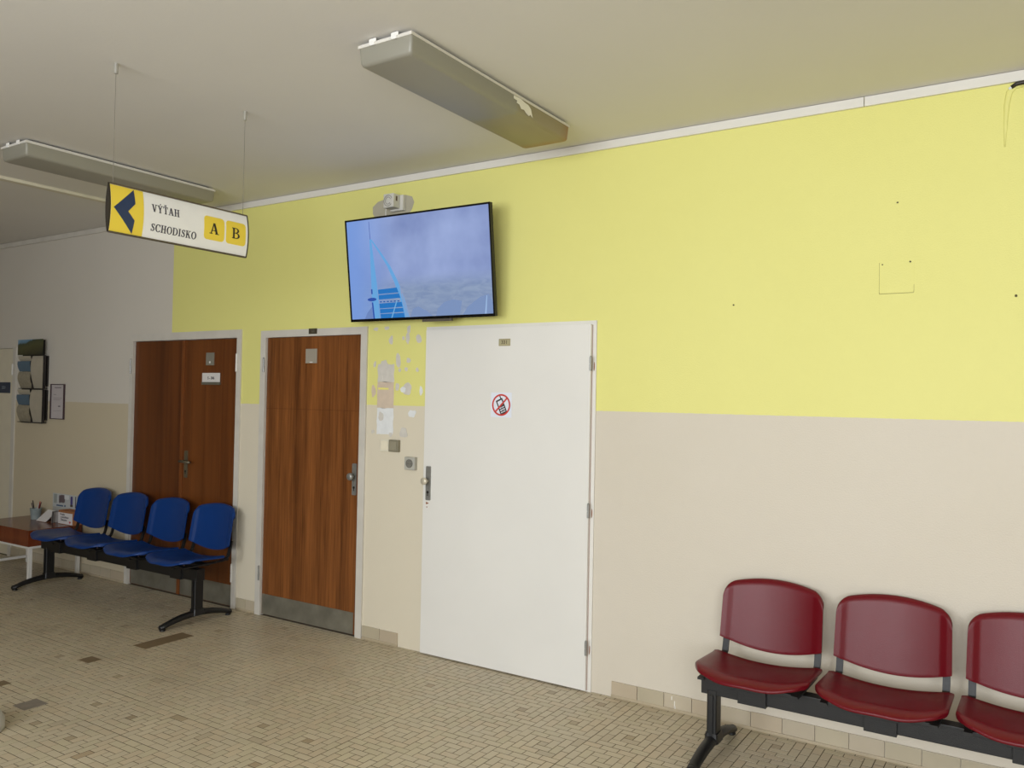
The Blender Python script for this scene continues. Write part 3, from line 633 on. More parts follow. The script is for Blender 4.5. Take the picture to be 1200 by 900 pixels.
# ------------------------------------------------------------------ ceiling lights
def ceiling_light(cx, y0, y1, label, stained):
    t = tag(empty('ceiling_light', (cx, (y0+y1)/2, CEIL)), label, 'lamp', 'fluorescent ceiling fixtures'); hw = .137; hl = (y1-y0)/2
    obj('base_tray', B(-hw+.004, hw-.004, -hl+.004, hl-.004, -.022, -.010, bev=.002), M_white, t)
    obj('shadow_gap_block', B(-hw+.03, hw-.03, -hl+.03, hl-.03, -.010, 0), M_dark, t)  # dark filler painted as the shadow line between tray and ceiling
    m = bpy.data.materials.new('frosted_diffuser'); m.use_nodes = True; nt = m.node_tree; N = nt.nodes; K = nt.links; b = N['Principled BSDF']
    b.inputs['Roughness'].default_value = .38; b.inputs['Subsurface Weight'].default_value = 0
    tc = N.new('ShaderNodeTexCoord'); s = N.new('ShaderNodeSeparateXYZ'); K.new(tc.outputs['Object'], s.inputs[0])
    n = N.new('ShaderNodeTexNoise'); n.inputs['Scale'].default_value = 6; n.inputs['Detail'].default_value = 5; K.new(tc.outputs['Object'], n.inputs['Vector'])
    ad = N.new('ShaderNodeMath'); ad.operation = 'MULTIPLY_ADD'; K.new(n.outputs[0], ad.inputs[0]); ad.inputs[1].default_value = .12; K.new(s.outputs['Y'], ad.inputs[2])
    cr = N.new('ShaderNodeValToRGB'); E = cr.color_ramp.elements
    g0 = (143, 140, 127)
    if stained:
        E[0].position = .0; E[0].color = lin(g0); E[1].position = 1.0; E[1].color = lin((150, 100, 54))
        for p, c in ((.60, (142, 139, 125)), (.625, (146, 138, 112)), (.93, (146, 132, 100)), (.975, (150, 112, 68))):
            e = E.new(p); e.color = lin(c)
    else:
        E[0].color = lin(g0); E[1].color = lin((150, 145, 128))
    mr = N.new('ShaderNodeMapRange'); mr.inputs[1].default_value = -hl; mr.inputs[2].default_value = hl+.075; K.new(ad.outputs[0], mr.inputs[0]); K.new(mr.outputs[0], cr.inputs[0]); K.new(cr.outputs[0], b.inputs['Base Color'])
    bm = bmesh.new()
    # tapered tray of frosted plastic
    ringz = [(-.022, 0), (-.026, .0), (-.088, .004), (-.097, .008), (-.102, .018)]; rings = []
    for z, ins in ringz:
        r = .012+ins*.3; rings.append([bm.verts.new((x, y, z)) for x, y in rrect(0, 0, 2*(hw-ins), 2*(hl-ins), r, 4)])
    for a, c in zip(rings, rings[1:]):
        for i in range(len(a)): bm.faces.new((a[i], a[(i+1) % len(a)], c[(i+1) % len(a)], c[i]))
    bm.faces.new(rings[-1]); bm.faces.new(rings[0][::-1])
    df = obj('diffuser', bm, m, t, smooth=True)
    try:
        df.data.set_sharp_from_angle(angle=radians(50))
    except Exception: pass
    obj('rim', Bs([(-hw-.002, hw+.002, -hl-.003, -hl+.001, -.028, -.016), (hw-.001, hw+.003, -hl, hl, -.027, -.018), (-hw-.003, -hw+.001, -hl, hl, -.027, -.018)]), mat('rim_white', (214, 210, 200), .45), t)
    for s in (-.06, .055):
        obj('clip', Bs([(s-.012, s+.012, -hl-.008, -hl-.002, -.030, -.004), (s-.018, s-.008, -hl-.006, -hl-.002, -.026, -.004), (s+.006, s+.02, -hl-.007, -hl-.003, -.018, -.004)], bev=.0015), mat('clip_white', (236, 234, 228), .4), t)
    return t, hw, hl
t, hw, hl = ceiling_light(-2.187, -1.63, -.372, 'long fluorescent ceiling fixture, brown-stained at its far end', True)
bm = bmesh.new()
P = [(.10, -.03), (.16, -.0275), (.19, -.034), (.225, -.036), (.25, -.048), (.268, -.085), (.245, -.076), (.235, -.086), (.208, -.08), (.19, -.07), (.165, -.074), (.15, -.058), (.125, -.056), (.13, -.045), (.10, -.044)]
a = [bm.verts.new((hw-.0035+.0042, y, z)) for y, z in P]; c = [bm.verts.new((hw-.0035+.0052, y, z)) for y, z in P]
bm.faces.new(a); bm.faces.new(c[::-1])
for i in range(len(P)): bm.faces.new((a[i], a[(i+1) % len(P)], c[(i+1) % len(P)], c[i]))
obj('tape_remnant', bm, mat('tape_white', (236, 232, 218), .6), t)['label'] = 'torn white tape remnant on the side'
ceiling_light(-4.967, -1.665, -.40, 'long fluorescent ceiling fixture behind the hanging sign, unstained', False)

# ------------------------------------------------------------------ hanging sign
SX, SY0, SY1, SZ0, SZ1 = -3.39, -2.030, -1.295, 2.281, 2.489
t = tag(empty('hanging_sign', (SX, (SY0+SY1)/2, (SZ0+SZ1)/2)), 'white and yellow direction sign with blue arrow hung from ceiling wires', 'sign')
SL = (SY1-SY0)/2; SH = (SZ1-SZ0)/2; BUL = .014
def face_x(z): return BUL*(1-(z/SH)**2)
bm = bmesh.new(); prof_s = []
NZ = 14
for i in range(NZ+1): z = -SH+2*SH*i/NZ; prof_s.append((face_x(z), z))
for i in range(1, NZ): z = SH-2*SH*i/NZ; prof_s.append((-face_x(z), z))
def lens(bm, y0, y1, s=1.0):
    a = [bm.verts.new((x*s, y0, z*s)) for x, z in prof_s]; c = [bm.verts.new((x*s, y1, z*s)) for x, z in prof_s]; n = len(a)
    bm.faces.new(a); bm.faces.new(c[::-1])
    for i in range(n): bm.faces.new((a[i], a[(i+1) % n], c[(i+1) % n], c[i]))
    return bm
M_sw = mat('sign_white', (240, 239, 237), .42, var=.015, scale=14)
obj('panel', lens(bmesh.new(), -SL+.004, SL-.004), M_sw, t)
M_cap = mat('end_cap', (42, 36, 28), .5)
bm = lens(bmesh.new(), -SL-.004, -SL+.004, 1.03); obj('end_cap', bm, M_cap, t)
bm = lens(bmesh.new(), SL-.004, SL+.003, 1.03); obj('end_cap', bm, M_cap, t)
for za, zb3 in ((-SH-.005, -SH+.002), (SH-.002, SH+.004)): obj('edge_strip', B(-.006, .006, -SL+.004, SL-.004, za, zb3), mat('sign_edge', (86, 76, 62), .5), t)
def decal(name, polys, m, off):
    """polygons in (y, z) laid on the curved face"""
    bm = bmesh.new()
    for q in polys:
        vs = [bm.verts.new((0, y, z)) for y, z in q]
        try: bm.faces.new(vs)
        except ValueError: pass
    for k in range(1, 28):
        z = -SH+2*SH*k/28
        bmesh.ops.bisect_plane(bm, geom=bm.verts[:]+bm.edges[:]+bm.faces[:], plane_co=(0, 0, z), plane_no=(0, 0, 1), dist=1e-6)
    r = bmesh.ops.extrude_face_region(bm, geom=bm.faces[:])
    ex = {v for v in r['geom'] if isinstance(v, bmesh.types.BMVert)}
    for v in bm.verts:
        v.co.x = face_x(v.co.z)+(off if v in ex else -.001)
    return obj(name, bm, m, t)
cy_ = (SY0+SY1)/2; cz_ = (SZ0+SZ1)/2
M_sy = mat('sign_yellow', (240, 212, 72), .42, var=.02); M_navy = mat('sign_blue', (38, 56, 92), .42, var=.02); M_txt = mat('sign_ink', (44, 40, 62), .5, var=.02)
decal('yellow_field', [[(-SL+.005, -SH+.003), (-1.871-cy_, -SH+.003), (-1.871-cy_, SH-.003), (-SL+.005, SH-.003)]], M_sy, .0006)
def yz(l): return [(y-cy_, z-cz_) for y, z in l]
decal('arrow', [yz([(-2.013, 2.387), (-1.916, 2.483), (-1.912, 2.42), (-1.946, 2.381)]), yz([(-2.013, 2.387), (-1.946, 2.381), (-1.914, 2.346), (-1.920, 2.287)])], M_navy, .0012)
def word(txt, y0, y1, z0, z1):
    g, wd = serif(txt); return [yz([(y0+(y1-y0)*a/wd, z0+(z1-z0)*b) for a, b in q]) for q in g]
decal('lettering', word('VÝŤAH', -1.832, -1.690, 2.404, 2.438), M_txt, .0010)
decal('lettering', word('SCHODISKO', -1.834, -1.596, 2.317, 2.351), M_txt, .0010)
def sq(y0, y1, z0, z1): return [[(a, b) for a, b in rrect((y0+y1)/2-cy_, (z0+z1)/2-cz_, y1-y0, z1-z0, .017, 4)]]
for ch, a, b2, l0, l1 in (('A', -1.556, -1.440, -1.526, -1.472), ('B', -1.430, -1.312, -1.396, -1.347)):
    decal('letter_field', sq(a, b2, 2.330, 2.443), M_sy, .0006)
    decal('letter', word(ch, l0, l1, 2.360, 2.413), mat('sign_ink2', (44, 40, 34), .5, var=.02), .0012)
for y in (-2.011, -1.322):
    obj('wire', cyl(bmesh.new(), (0, y-cy_, SH), (0, y-cy_, CEIL-cz_-.03), .0011, n=6), mat('wire', (120, 114, 104), .5, .3), t)
    hk = obj('ceiling_anchor', cyl(bmesh.new(), (0, y-cy_, CEIL-cz_-.045), (0, y-cy_, CEIL-cz_), .0085, n=14), mat('anchor_steel', (190, 188, 180), .35, .6), t)

# ------------------------------------------------------------------ beam seating
def plastic(name, rgb, rough=.38):
    return mat(name, rgb, rough, var=.05, scale=5, bump=.12, bscale=420, spec=.3)
def seat_mesh(m, NU=26, NV=20):
    """dished seat shell; local origin at the seat centre on the beam line, +y towards the wall"""
    bm = bmesh.new()
    def P(u, v):              # v 0 rear .. 1 front
        hw = .239+.001*v
        # plan outline with rounded corners
        yr = .195-.014*(1-u*u); yf = -.130-.062*(1-u*u)
        au = abs(u)
        if au > .84: yf += .035*((au-.84)/.16)**2; yr -= .010*((au-.84)/.16)**2
        y = yr+(yf-yr)*v
        k = 1.0
        if v > .9: k = 1-.05*((v-.9)/.1)**2
        x = hw*u*k
        z = .421+.014*v-.026*(1-u*u)*(1-.35*v)
        z += .006*cos(u*2*pi)*max(0, (v-.45))*1.2*(1 if au < .8 else 0)
        if v > .82: z -= .024*((v-.82)/.18)**2*(1.0-.35*au**2)
        if v < .1: z += .004*((.1-v)/.1)**2
        if au > .9: z -= .006*((au-.9)/.1)**2
        return Vector((x, y, z))
    g = [[bm.verts.new(P(-1+2*i/NU, j/NV)) for i in range(NU+1)] for j in range(NV+1)]
    h = [[bm.verts.new(P(-1+2*i/NU, j/NV)-Vector((0, 0, .013))) for i in range(NU+1)] for j in range(NV+1)]
    for j in range(NV):
        for i in range(NU):
            bm.faces.new((g[j][i], g[j+1][i], g[j+1][i+1], g[j][i+1])); bm.faces.new((h[j][i], h[j][i+1], h[j+1][i+1], h[j+1][i]))
    for i in range(NU):
        bm.faces.new((g[0][i], g[0][i+1], h[0][i+1], h[0][i])); bm.faces.new((g[NV][i], h[NV][i], h[NV][i+1], g[NV][i+1]))
    for j in range(NV):
        bm.faces.new((g[j][0], h[j][0], h[j+1][0], g[j+1][0])); bm.faces.new((g[j][NU], g[j+1][NU], h[j+1][NU], h[j][NU]))
    return bm
def back_mesh(NU=32, NV=20):
    bm = bmesh.new()
    def P(u, v, off=0):       # v 0 bottom .. 1 top
        au = abs(u); hw = .2265-.003*v
        zb_ = .428+.050*u*u
        zt_ = .757-.034*u*u-(.05*(1-sqrt(max(0, 1-((au-.78)/.22)**2))) if au > .78 else 0)
        k = 1.0
        x = hw*u*k
        z = zb_+(zt_-zb_)*v
        y = .215+.058*((z-.42)/.34)+.040*(1-u*u)
        if au > .86: y -= .005
        if v > .93: y += .012*((v-.93)/.07)**2
        return Vector((x, y+off, z))
    us = [sin(pi/2*(-1+2*i/NU)) for i in range(NU+1)]
    g = [[bm.verts.new(P(u, j/NV)) for u in us] for j in range(NV+1)]
    h = [[bm.verts.new(P(u, j/NV, .012)) for u in us] for j in range(NV+1)]
    for j in range(NV):
        for i in range(NU):
            bm.faces.new((g[j][i], g[j][i+1], g[j+1][i+1], g[j+1][i])); bm.faces.new((h[j][i], h[j+1][i], h[j+1][i+1], h[j][i+1]))
    for i in range(NU):
        bm.faces.new((g[0][i], h[0][i], h[0][i+1], g[0][i+1])); bm.faces.new((g[NV][i], g[NV][i+1], h[NV][i+1], h[NV][i]))
    for j in range(NV):
        bm.faces.new((g[j][0], g[j+1][0], h[j+1][0], h[j][0])); bm.faces.new((g[j][NU], h[j][NU], h[j+1][NU], g[j+1][NU]))
    return bm
def arm_pts(s):
    x = s*.205
    P = [(x*.97, .268, .51), (x*.985, .261, .485), (x, .254, .46), (x, .247, .43), (x, .238, .405), (x, .215, .388), (x, .178, .380), (x*.99, .10, .376), (x*.97, -.05, .374), (x*.95, -.13, .374)]
    return P
def flat_prof(w_, t__): return [(-w_/2, -t__/2), (w_/2, -t__/2), (w_/2, t__/2), (-w_/2, t__/2)]
def foot(par, x, m):
    """arched foot bar across the beam with a socket for the post, parented to the bench"""
    pts, sc = [], []
    for i in range(25):
        f = -1+2*i/24; y = .275*f; z = .068-.045*f*f; pts.append((x, y, z)); sc.append((.028*(1-.12*f*f)+.0, .022*(1-.30*f*f)))
    bm = bmesh.new(); pr = [(cos(2*pi*i/16), sin(2*pi*i/16)) for i in range(16)]
    sweep(bm, pts, pr, Vector((1, 0, 0)), sc)
    f = obj('foot', bm, m, par, smooth=True)
    for s in (-1, 1):
        bm = lathe(bmesh.new(), [(.018, 0), (.020, .003), (.018, .010), (.010, .014), (.010, .024)], (x, s*.262, 0), 18)
        obj('glide', bm, M_black, f, smooth=True)
        bm = bmesh.new(); me2 = lathe(bmesh.new(), [(.004, -.013), (.016, -.010), (.0225, 0), (.0205, .009), (.010, .015)], (0, 0, 0), 18)
        for v in me2.verts: v.co = Vector((x+v.co.x, s*(.272+v.co.z), .0235+v.co.y*.85))
        obj('end_cap', me2, M_black, f, smooth=True)
    return f
def bench(name, label, origin, length, posts, seats, mp, dz, beam_z, overs=(0, 0), widen=1.0):
    t = tag(empty(name, origin), label, 'bench')
    z0, z1 = beam_z
    obj('beam', B(-overs[0], length+overs[1], -.032, .032, z0, z1, bev=.003), M_blackmetal, t)
    bm0 = None
    for x in posts:
        ft = foot(t, x, M_blackmetal)
        bm = bmesh.new(); prof_p = [(a, b) for a, b in rrect(0, 0, .046, .07, .008, 3)]
        A = [bm.verts.new((x+a, b, .072)) for a, b in prof_p]; C_ = [bm.verts.new((x+a, b, z0+.02)) for a, b in prof_p]
        n = len(A); bm.faces.new(A); bm.faces.new(C_[::-1])
        for i in range(n): bm.faces.new((A[i], A[(i+1) % n], C_[(i+1) % n], C_[i]))
        box(bm, x-.008, x+.008, -.041, -.034, .09, z0); 
        p = obj('post', bm, M_blackmetal, t)
        bm = bmesh.new(); q = rrect(0, 0, .066, .088, .012, 3); q2 = rrect(0, 0, .056, .076, .010, 3)
        A = [bm.verts.new((x+a, b, .058)) for a, b in q]; C_ = [bm.verts.new((x+a, b, .100)) for a, b in q2]; n = len(A)
        bm.faces.new(A); bm.faces.new(C_[::-1])
        for i in range(n): bm.faces.new((A[i], A[(i+1) % n], C_[(i+1) % n], C_[i]))
        obj('post_collar', bm, M_black, p)
    first = None
    for i, x in enumerate(seats):
        if first is None:
            me_s = obj('seat', seat_mesh(mp), mp, t, smooth=True); me_b = obj('backrest', back_mesh(), mp, t, smooth=True)
            for o in (me_s, me_b):
                md = o.modifiers.new('edge', 'BEVEL'); md.width = .004; md.segments = 2; md.limit_method = 'ANGLE'; md.angle_limit = radians(50)
            arms = []
            for s in (-1, 1):
                arms.append(obj('side_arm', sweep(bmesh.new(), arm_pts(s), flat_prof(.028, .010)), M_blackmetal, t))
            br = obj('bracket', Bs([(-.075, .075, -.11, .12, .350, .372), (-.06, .06, -.045, .045, z0-dz-.007, .352), (-.20, .20, .06, .09, .362, .378), (-.20, .20, -.11, -.08, .362, .378)], bev=.002), M_blackmetal, t)
            sb = [obj('bolt', B(s*.207-.005, s*.207+.005, .222, .240, .376, .392, bev=.002), M_blackmetal, t) for s in (-1, 1)]
            screws = []
            for sx in (-.175, .175):
                for sy in (.165, -.10):
                    screws.append((sx, sy))
            scw = [obj('screw', cyl(bmesh.new(), (sx, sy, .385), (sx, sy, .4075 if sy > 0 else .414), .005, n=10), mat('screw_dark', (60, 40, 40), .5), t) for sx, sy in screws]
            first = [me_s, me_b]+arms+[br]+sb+scw
            for o in first: o.location = (x, 0, dz); o.scale.x = widen
        else:
            for o in first:
                c = o.copy(); COL.objects.link(c); c.parent = t; c.location = (x, 0, dz)  # copies keep the source's scale
    return t
M_redp = plastic('red_plastic', (100, 11, 23), .27); M_bluep = plastic('blue_plastic', (15, 54, 116), .34)
bench('red_bench', 'row of dark red plastic seats on a black beam, lower right', (-1.295, -.375, 0), 3.3, (.05, 3.2), (.233, .752, 1.271, 1.79, 2.31, 2.83), M_redp, -.006, (.272, .352), widen=1.035)
bench('blue_bench', 'four blue plastic seats on a black beam before the double wooden door', (-6.90, -.400, 0), 2.02, (.07, 1.985), (.245, .752, 1.272, 1.795), M_bluep, .02, (.292, .372))

# ------------------------------------------------------------------ low table and things on it
M_tab = wood('table_veneer', (92, 38, 18), (122, 60, 32), .5, .2, axis='Y')
t = tag(empty('low_table', (-7.465, -.2375, 0)), 'low reddish wooden table on white legs at the left edge', 'table')
TX, TY = .43, .2225
obj('tabletop', B(-TX, TX, -TY-.005, TY-.0, .290, .425, bev=.002), M_tab, t)
lm = None
for sx, sy in ((1, -1), (1, 1), (-1, -1), (-1, 1)):
    x, y = sx*(TX-.02), sy*(TY-.02)
    if lm is None: o = obj('leg', B(-.014, .014, -.014, .014, 0, .273, bev=.001), M_white, t); lm = o.data
    else: o = obj('leg', lm, None, t)
    o.location = (x, y, 0)
obj('rail', Bs([(-TX, TX, -TY, -TY+.025, .273, .290), (-TX, TX, TY-.03, TY-.005, .273, .290), (-TX, -TX+.025, -TY+.025, TY-.03, .273, .290), (TX-.025, TX, -TY+.025, TY-.03, .273, .290)]), M_white, t)
obj('stretcher', Bs([(-TX+.006, -TX+.03, -TY+.037, TY-.037, .045, .067)]), M_white, t)
TZ = .425
# pencil cup
c = tag(empty('pencil_cup', (-7.635, -.10, TZ)), 'small pale blue-grey bucket of pens on the low table', 'cup')
bm = lathe(bmesh.new(), [(.038, 0), (.039, .002), (.048, .092), (.051, .094), (.051, .098), (.0475, .098), (.046, .092), (.036, .006)], n=28)
obj('bucket', bm, mat('bucket_blue', (146, 158, 158), .5, var=.12, scale=30), c, smooth=True)
for i, (dx, dy, hh_, rgb, ln) in enumerate([(-.075, .01, .15, (40, 34, 34), 'pen'), (-.035, -.02, .135, (60, 40, 38), 'pen'), (.045, .01, .15, (180, 60, 50), 'pen'), (.06, -.012, .14, (190, 186, 180), 'pen'), (.025, .03, .14, (90, 60, 60), 'pen')]):
    p = tag(empty('pen', (-7.635, -.10, TZ)), ['black pen leaning far left in the bucket', 'dark brown pen left of centre in the bucket', 'red pen at the right of the bucket', 'pale grey pen leaning rightmost in the bucket', 'maroon pen at the back of the bucket'][i], 'pen', 'pens in the bucket')
    a = Vector((dx*.15, dy*.15, .008)); b_ = Vector((dx, dy, hh_))
    obj('barrel', cyl(bmesh.new(), a, b_, .0045, n=10), mat('pen_%d' % i, rgb, .4), p); obj('cap', cyl(bmesh.new(), b_, b_+(b_-a).normalized()*.012, .0048, .003, n=10), mat('pen_%d' % i, rgb, .4), p)
# leaning note pad
c = tag(empty('note_pad', (-7.43, -.10, TZ)), 'plain white slanted note pad beside the bucket of pens', 'notepad')
bm = bmesh.new(); prism = [(-.062, 0), (.075, 0), (.10, .0)]
v = [(-.095, -.055, .004), (.055, -.055, .004), (.080, .03, .095), (-.060, .03, .095)]
a = [bm.verts.new(p) for p in v]; b_ = [bm.verts.new((p[0], p[1]+.008, p[2]-.002)) for p in v]; bm.faces.new(a); bm.faces.new(b_[::-1])
for i in range(4): bm.faces.new((a[i], a[(i+1) % 4], b_[(i+1) % 4], b_[i]))
obj('sheets', bm, mat('pad_white', (214, 210, 208), .7), c)
bm = bmesh.new(); prof2 = [(-.055, .0), (.045, .0), (.045, .004), (.036, .088), (.030, .088), (.034, .006), (-.055, .003)]
a = [bm.verts.new((-.07, y, z)) for y, z in prof2]; b_ = [bm.verts.new((.06, y, z)) for y, z in prof2]; bm.faces.new(a); bm.faces.new(b_[::-1])
for i in range(len(a)): bm.faces.new((a[i], a[(i+1) % len(a)], b_[(i+1) % len(a)], b_[i]))
obj('stand', bm, mat('pad_brown', (104, 66, 44), .6), c)
# curled leaflet
c = tag(empty('curled_leaflets', (-7.335, -.085, TZ)), 'curled grey leaflets between the note pad and the cardboard box', 'leaflet')
for i, rr_ in enumerate((.052, .045, .037)):
    bm = bmesh.new(); n = 14; A = []
    for k in range(n+1):
        a_ = radians(-95+190*k/n); A.append((.0+rr_*.55*-cos(a_)+.03, rr_*sin(a_)))
    ring = A+[(x+.0015, y) for x, y in A[::-1]]
    lo = [bm.verts.new((x, y, 0)) for x, y in ring]; hi = [bm.verts.new((x+.012, y, .10-.005*i)) for x, y in ring]
    for k in range(len(ring)): bm.faces.new((lo[k], lo[(k+1) % len(ring)], hi[(k+1) % len(ring)], hi[k]))
    obj('sheet', bm, mat('leaflet_%d' % i, [(150, 146, 142), (112, 106, 108), (176, 170, 166)][i], .6), c, smooth=True)
# cardboard box with thank-you note
c = tag(empty('cardboard_box', (-7.13, -.072, TZ)), 'brown cardboard box with a white lettered card on its front', 'box')
bm = bmesh.new(); box(bm, -.115, .115, -.035, -.031, 0, .118); box(bm, -.115, .115, .055, .059, 0, .118); box(bm, -.115, -.111, -.031, .055, 0, .118); box(bm, .111, .115, -.031, .055, 0, .118); box(bm, -.111, .111, -.031, .055, 0, .004); box(bm, -.111, .111, -.031, .055, .108, .112)
obj('carton', bm, mat('cardboard', (158, 104, 64), .75), c)
n_ = obj('card', B(-.112, .108, -.0395, -.0362, .004, .100), mat('card_white', (218, 214, 214), .6), c)
bm = text_bm('Prosím', .026, -.045, -.0399, .085, bold=.01)
for tx, z, x in (('o dezinfekciu', .062, -.01), ('Ďakujeme', .038, -.02)):
    b2 = text_bm(tx, .024, x, -.0399, z, bold=.01); m_ = bpy.data.meshes.new('x'); b2.to_mesh(m_); b2.free(); bm.from_mesh(m_); bpy.data.meshes.remove(m_)
obj('lettering', bm, mat('card_ink', (60, 54, 66), .7), n_)
obj('heart', prism_y(bmesh.new(), [(.075, .012), (.089, .026), (.086, .033), (.079, .033), (.075, .028), (.071, .033), (.064, .033), (.061, .026)], -.0401, -.0394), mat('heart_red', (190, 44, 60), .5), n_)
# brochure stand behind
c = tag(empty('brochure_stand', (-7.335, -.002, TZ)), 'picture brochure on a clear stand behind the cardboard box', 'brochure')
bm = bmesh.new(); box(bm, -.197, .197, -.004, 0, 0, .238); box(bm, -.197, .197, -.004, 0, 0, .004)
obj('backboard', bm, mat('acrylic_grey', (176, 176, 170), .3), c)
fr = obj('brochure', B(-.193, .193, -.007, -.0042, .118, .238), mat('brochure_paper', (186, 190, 190), .5), c)
for nm, polys, rgb in (('picture_figure', [rrect(-.03, .195, .075, .07, .02), rrect(-.075, .19, .03, .07, .01)], (104, 92, 96)), ('picture_panel', [rrect(-.15, .19, .05, .08, .004)], (150, 156, 152)),
                       ('picture_blue', [rrect(.115, .19, .035, .075, .012)], (74, 66, 128)), ('picture_dark', [rrect(.115, .145, .04, .02, .004), rrect(.18, .18, .012, .10, .003)], (70, 60, 52)),
                       ('title', [rrect(-.075, .132, .11, .012, .003), rrect(.01, .134, .02, .016, .003)], (56, 84, 120)), ('picture_white', [rrect(.035, .213, .07, .04, .01)], (212, 214, 214))):
    bm = bmesh.new()
    for q in polys: prism_y(bm, q, -.0078 if nm != 'picture_white' else -.0082, -.0069)
    obj(nm, bm, mat('bro_'+nm, rgb, .5), fr)

# ------------------------------------------------------------------ leaflet rack and framed notice on the wall
t = tag(empty('leaflet_rack', (-7.91, -.001, 1.28)), 'black wall rack of papers under a mountain landscape picture', 'rack')
RW = .232
obj('backboard', B(-RW+.02, RW-.07, -.012, 0, 0, .775, bev=.002), mat('rack_black', (32, 28, 26), .5), t)
# picture header
hd = obj('picture', B(-RW+.03, RW+.008, -.062, -.058, .635, .778), None, t)
m = bpy.data.materials.new('landscape_print'); m.use_nodes = True; nt = m.node_tree; N = nt.nodes; K = nt.links
tc = N.new('ShaderNodeTexCoord'); s_ = N.new('ShaderNodeSeparateXYZ'); K.new(tc.outputs['Object'], s_.inputs[0])
n = N.new('ShaderNodeTexNoise'); n.inputs['Scale'].default_value = 9; n.inputs['Detail'].default_value = 7; K.new(tc.outputs['Object'], n.inputs['Vector'])
a_ = N.new('ShaderNodeMath'); a_.operation = 'MULTIPLY_ADD'; K.new(n.outputs[0], a_.inputs[0]); a_.inputs[1].default_value = .09; K.new(s_.outputs['Z'], a_.inputs[2])
a2 = N.new('ShaderNodeMath'); a2.operation = 'MULTIPLY_ADD'; K.new(s_.outputs['X'], a2.inputs[0]); a2.inputs[1].default_value = -.13; K.new(a_.outputs[0], a2.inputs[2])
cr = N.new('ShaderNodeValToRGB'); mr = N.new('ShaderNodeMapRange'); mr.inputs[1].default_value = .66; mr.inputs[2].default_value = .885; K.new(a2.outputs[0], mr.inputs[0]); K.new(mr.outputs[0], cr.inputs[0])
E = cr.color_ramp.elements; E[0].color = lin((38, 40, 30)); E[1].color = lin((150, 176, 196)); e = E.new(.45); e.color = lin((78, 78, 46)); e = E.new(.62); e.color = lin((60, 70, 48)); e = E.new(.70); e.color = lin((104, 142, 170))
K.new(cr.outputs[0], N['Principled BSDF'].inputs['Base Color']); hd.data.materials.append(m)
obj('side_panel', prism_y(bmesh.new(), [(0, 0), (1e-3, 0), (1e-3, 1e-3), (0, 1e-3)], -.0, -.001), M_dark, t)
bpy.data.objects.remove(bpy.data.objects['side_panel'])
def curved_sheet(x0, x1, z0, z1, y0, m, name, par, bul=.028):
    bm = bmesh.new(); n = 10; A, C_ = [], []
    for k in range(n+1):
        f = k/n; z = z0+(z1-z0)*f; y = y0-bul*sin(pi*min(1, max(0, 1-f))**.8)*.9-(.018*f)
        A.append((bm.verts.new((x0, y, z)), bm.verts.new((x1, y, z)))); C_.append((bm.verts.new((x0, y+.003, z)), bm.verts.new((x1, y+.003, z))))
    for k in range(n):
        bm.faces.new((A[k][0], A[k][1], A[k+1][1], A[k+1][0])); bm.faces.new((C_[k][0], C_[k+1][0], C_[k+1][1], C_[k][1]))
        bm.faces.new((A[k][0], A[k+1][0], C_[k+1][0], C_[k][0])); bm.faces.new((A[k][1], C_[k][1], C_[k+1][1], A[k+1][1]))
    bm.faces.new((A[0][0], C_[0][0], C_[0][1], A[0][1])); bm.faces.new((A[n][0], A[n][1], C_[n][1], C_[n][0]))
    return obj(name, bm, m, par)
M_pap = mat('rack_paper', (176, 168, 150), .6, var=.05, scale=12); M_pb = mat('rack_blue', (84, 106, 124), .6, var=.05); M_pg = mat('rack_tan', (150, 142, 122), .6, var=.12, scale=40)
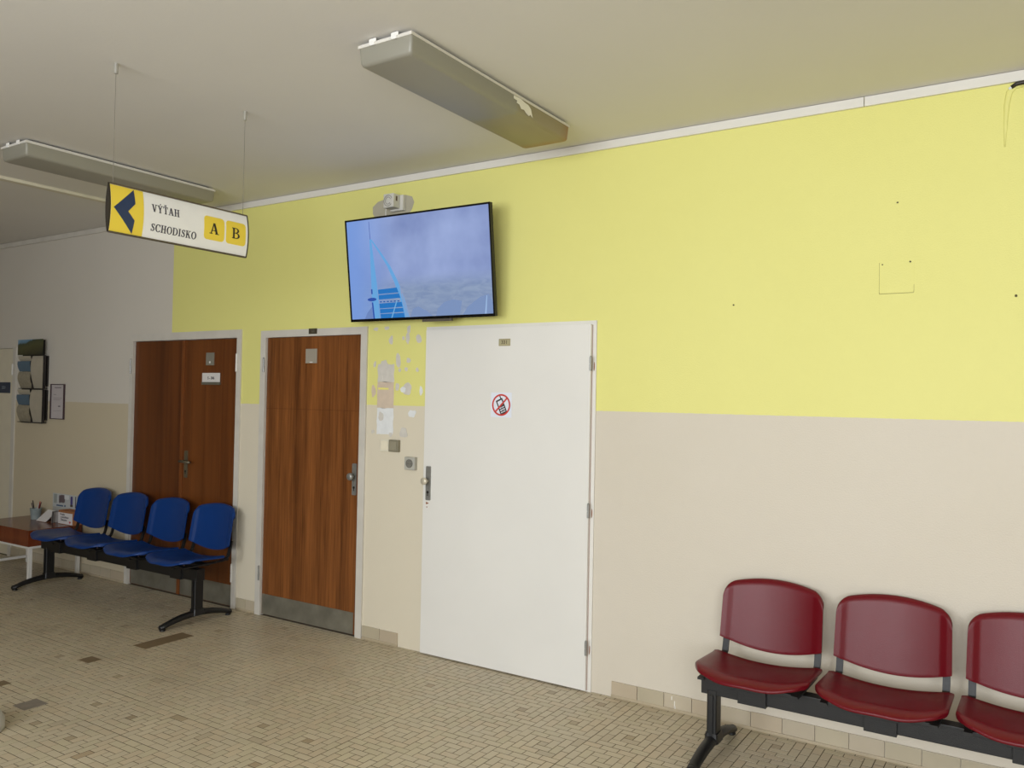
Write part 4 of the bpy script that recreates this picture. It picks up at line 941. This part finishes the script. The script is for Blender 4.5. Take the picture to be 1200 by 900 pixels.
for k, zz in enumerate((.325, .012)):
    pk = obj('pocket', Bs([(RW+.004, RW+.012, -.055, -.030, zz-.006, zz+.305), (RW-.09, RW+.004, -.016, -.0005, zz+.02, zz+.30), (.018, .026, -.040, -.012, zz, zz+.30), (-RW+.03, RW+.008, -.048, -.012, zz-.006, zz)]), mat('rack_black', (32, 28, 26), .5), t)
    s1 = curved_sheet(.028, RW+.006, zz, zz+.30, -.022, M_pap, 'paper_sheet', pk)
    s2 = curved_sheet(-RW+.028, -.0+.016, zz, zz+.155, -.024, M_pg, 'paper_sheet', pk, .024)
    s3 = curved_sheet(-RW+.028, -.0+.016, zz+.157, zz+.252, -.040, M_pb, 'blue_sheet', pk, .010)
    s4 = curved_sheet(-RW+.034, -.0+.016, zz+.254, zz+.30, -.038, M_pap, 'paper_sheet', pk, .006)
    bm = bmesh.new()
    for i in range(9): box(bm, .03, .03+.13*(1 if i % 3 else .6), -.054, -.0535, zz+.06+.02*i, zz+.0635+.02*i)
t2 = tag(empty('framed_notice', (-7.499, -.001, 1.488)), 'small portrait notice in a thin dark frame beside the leaflet rack', 'notice')
w2, h2 = .112, .159
obj('frame', Bs([(-w2, w2, -.016, 0, h2-.007, h2), (-w2, w2, -.016, 0, -h2, -h2+.006), (-w2, -w2+.006, -.016, 0, -h2+.006, h2-.007), (w2-.006, w2, -.016, 0, -h2+.006, h2-.007)]), mat('notice_frame', (64, 46, 52), .5), t2)
pg = obj('page', B(-w2+.006, w2-.006, -.006, -.002, -h2+.006, h2-.007), mat('notice_paper', (192, 184, 184), .6, var=.02), t2)
bm = Bs([(-.055, .055, -.0066, -.006, .122, .130), (-.07, -.03, -.0066, -.006, .062, .066), (-.07, .07, -.0066, -.006, .030, .033), (-.07, .05, -.0066, -.006, .015, .018), (.01, .045, -.0066, -.006, -.048, -.036), (-.07, .06, -.0066, -.006, -.085, -.083)])
obj('lettering', bm, mat('notice_ink', (120, 112, 116), .7), pg)

# white rounded foot at the left edge of the picture
c = tag(empty('stand_foot', (-4.145, -2.15, 0)), 'rounded white plastic foot on the tiles at the far left edge', 'stand')
bm = lathe(bmesh.new(), [(.112, 0), (.118, .006), (.116, .05), (.10, .078), (.06, .09), (.022, .094), (.018, .11)], n=36)
obj('base', bm, mat('foot_white', (186, 184, 176), .4), c, smooth=True)
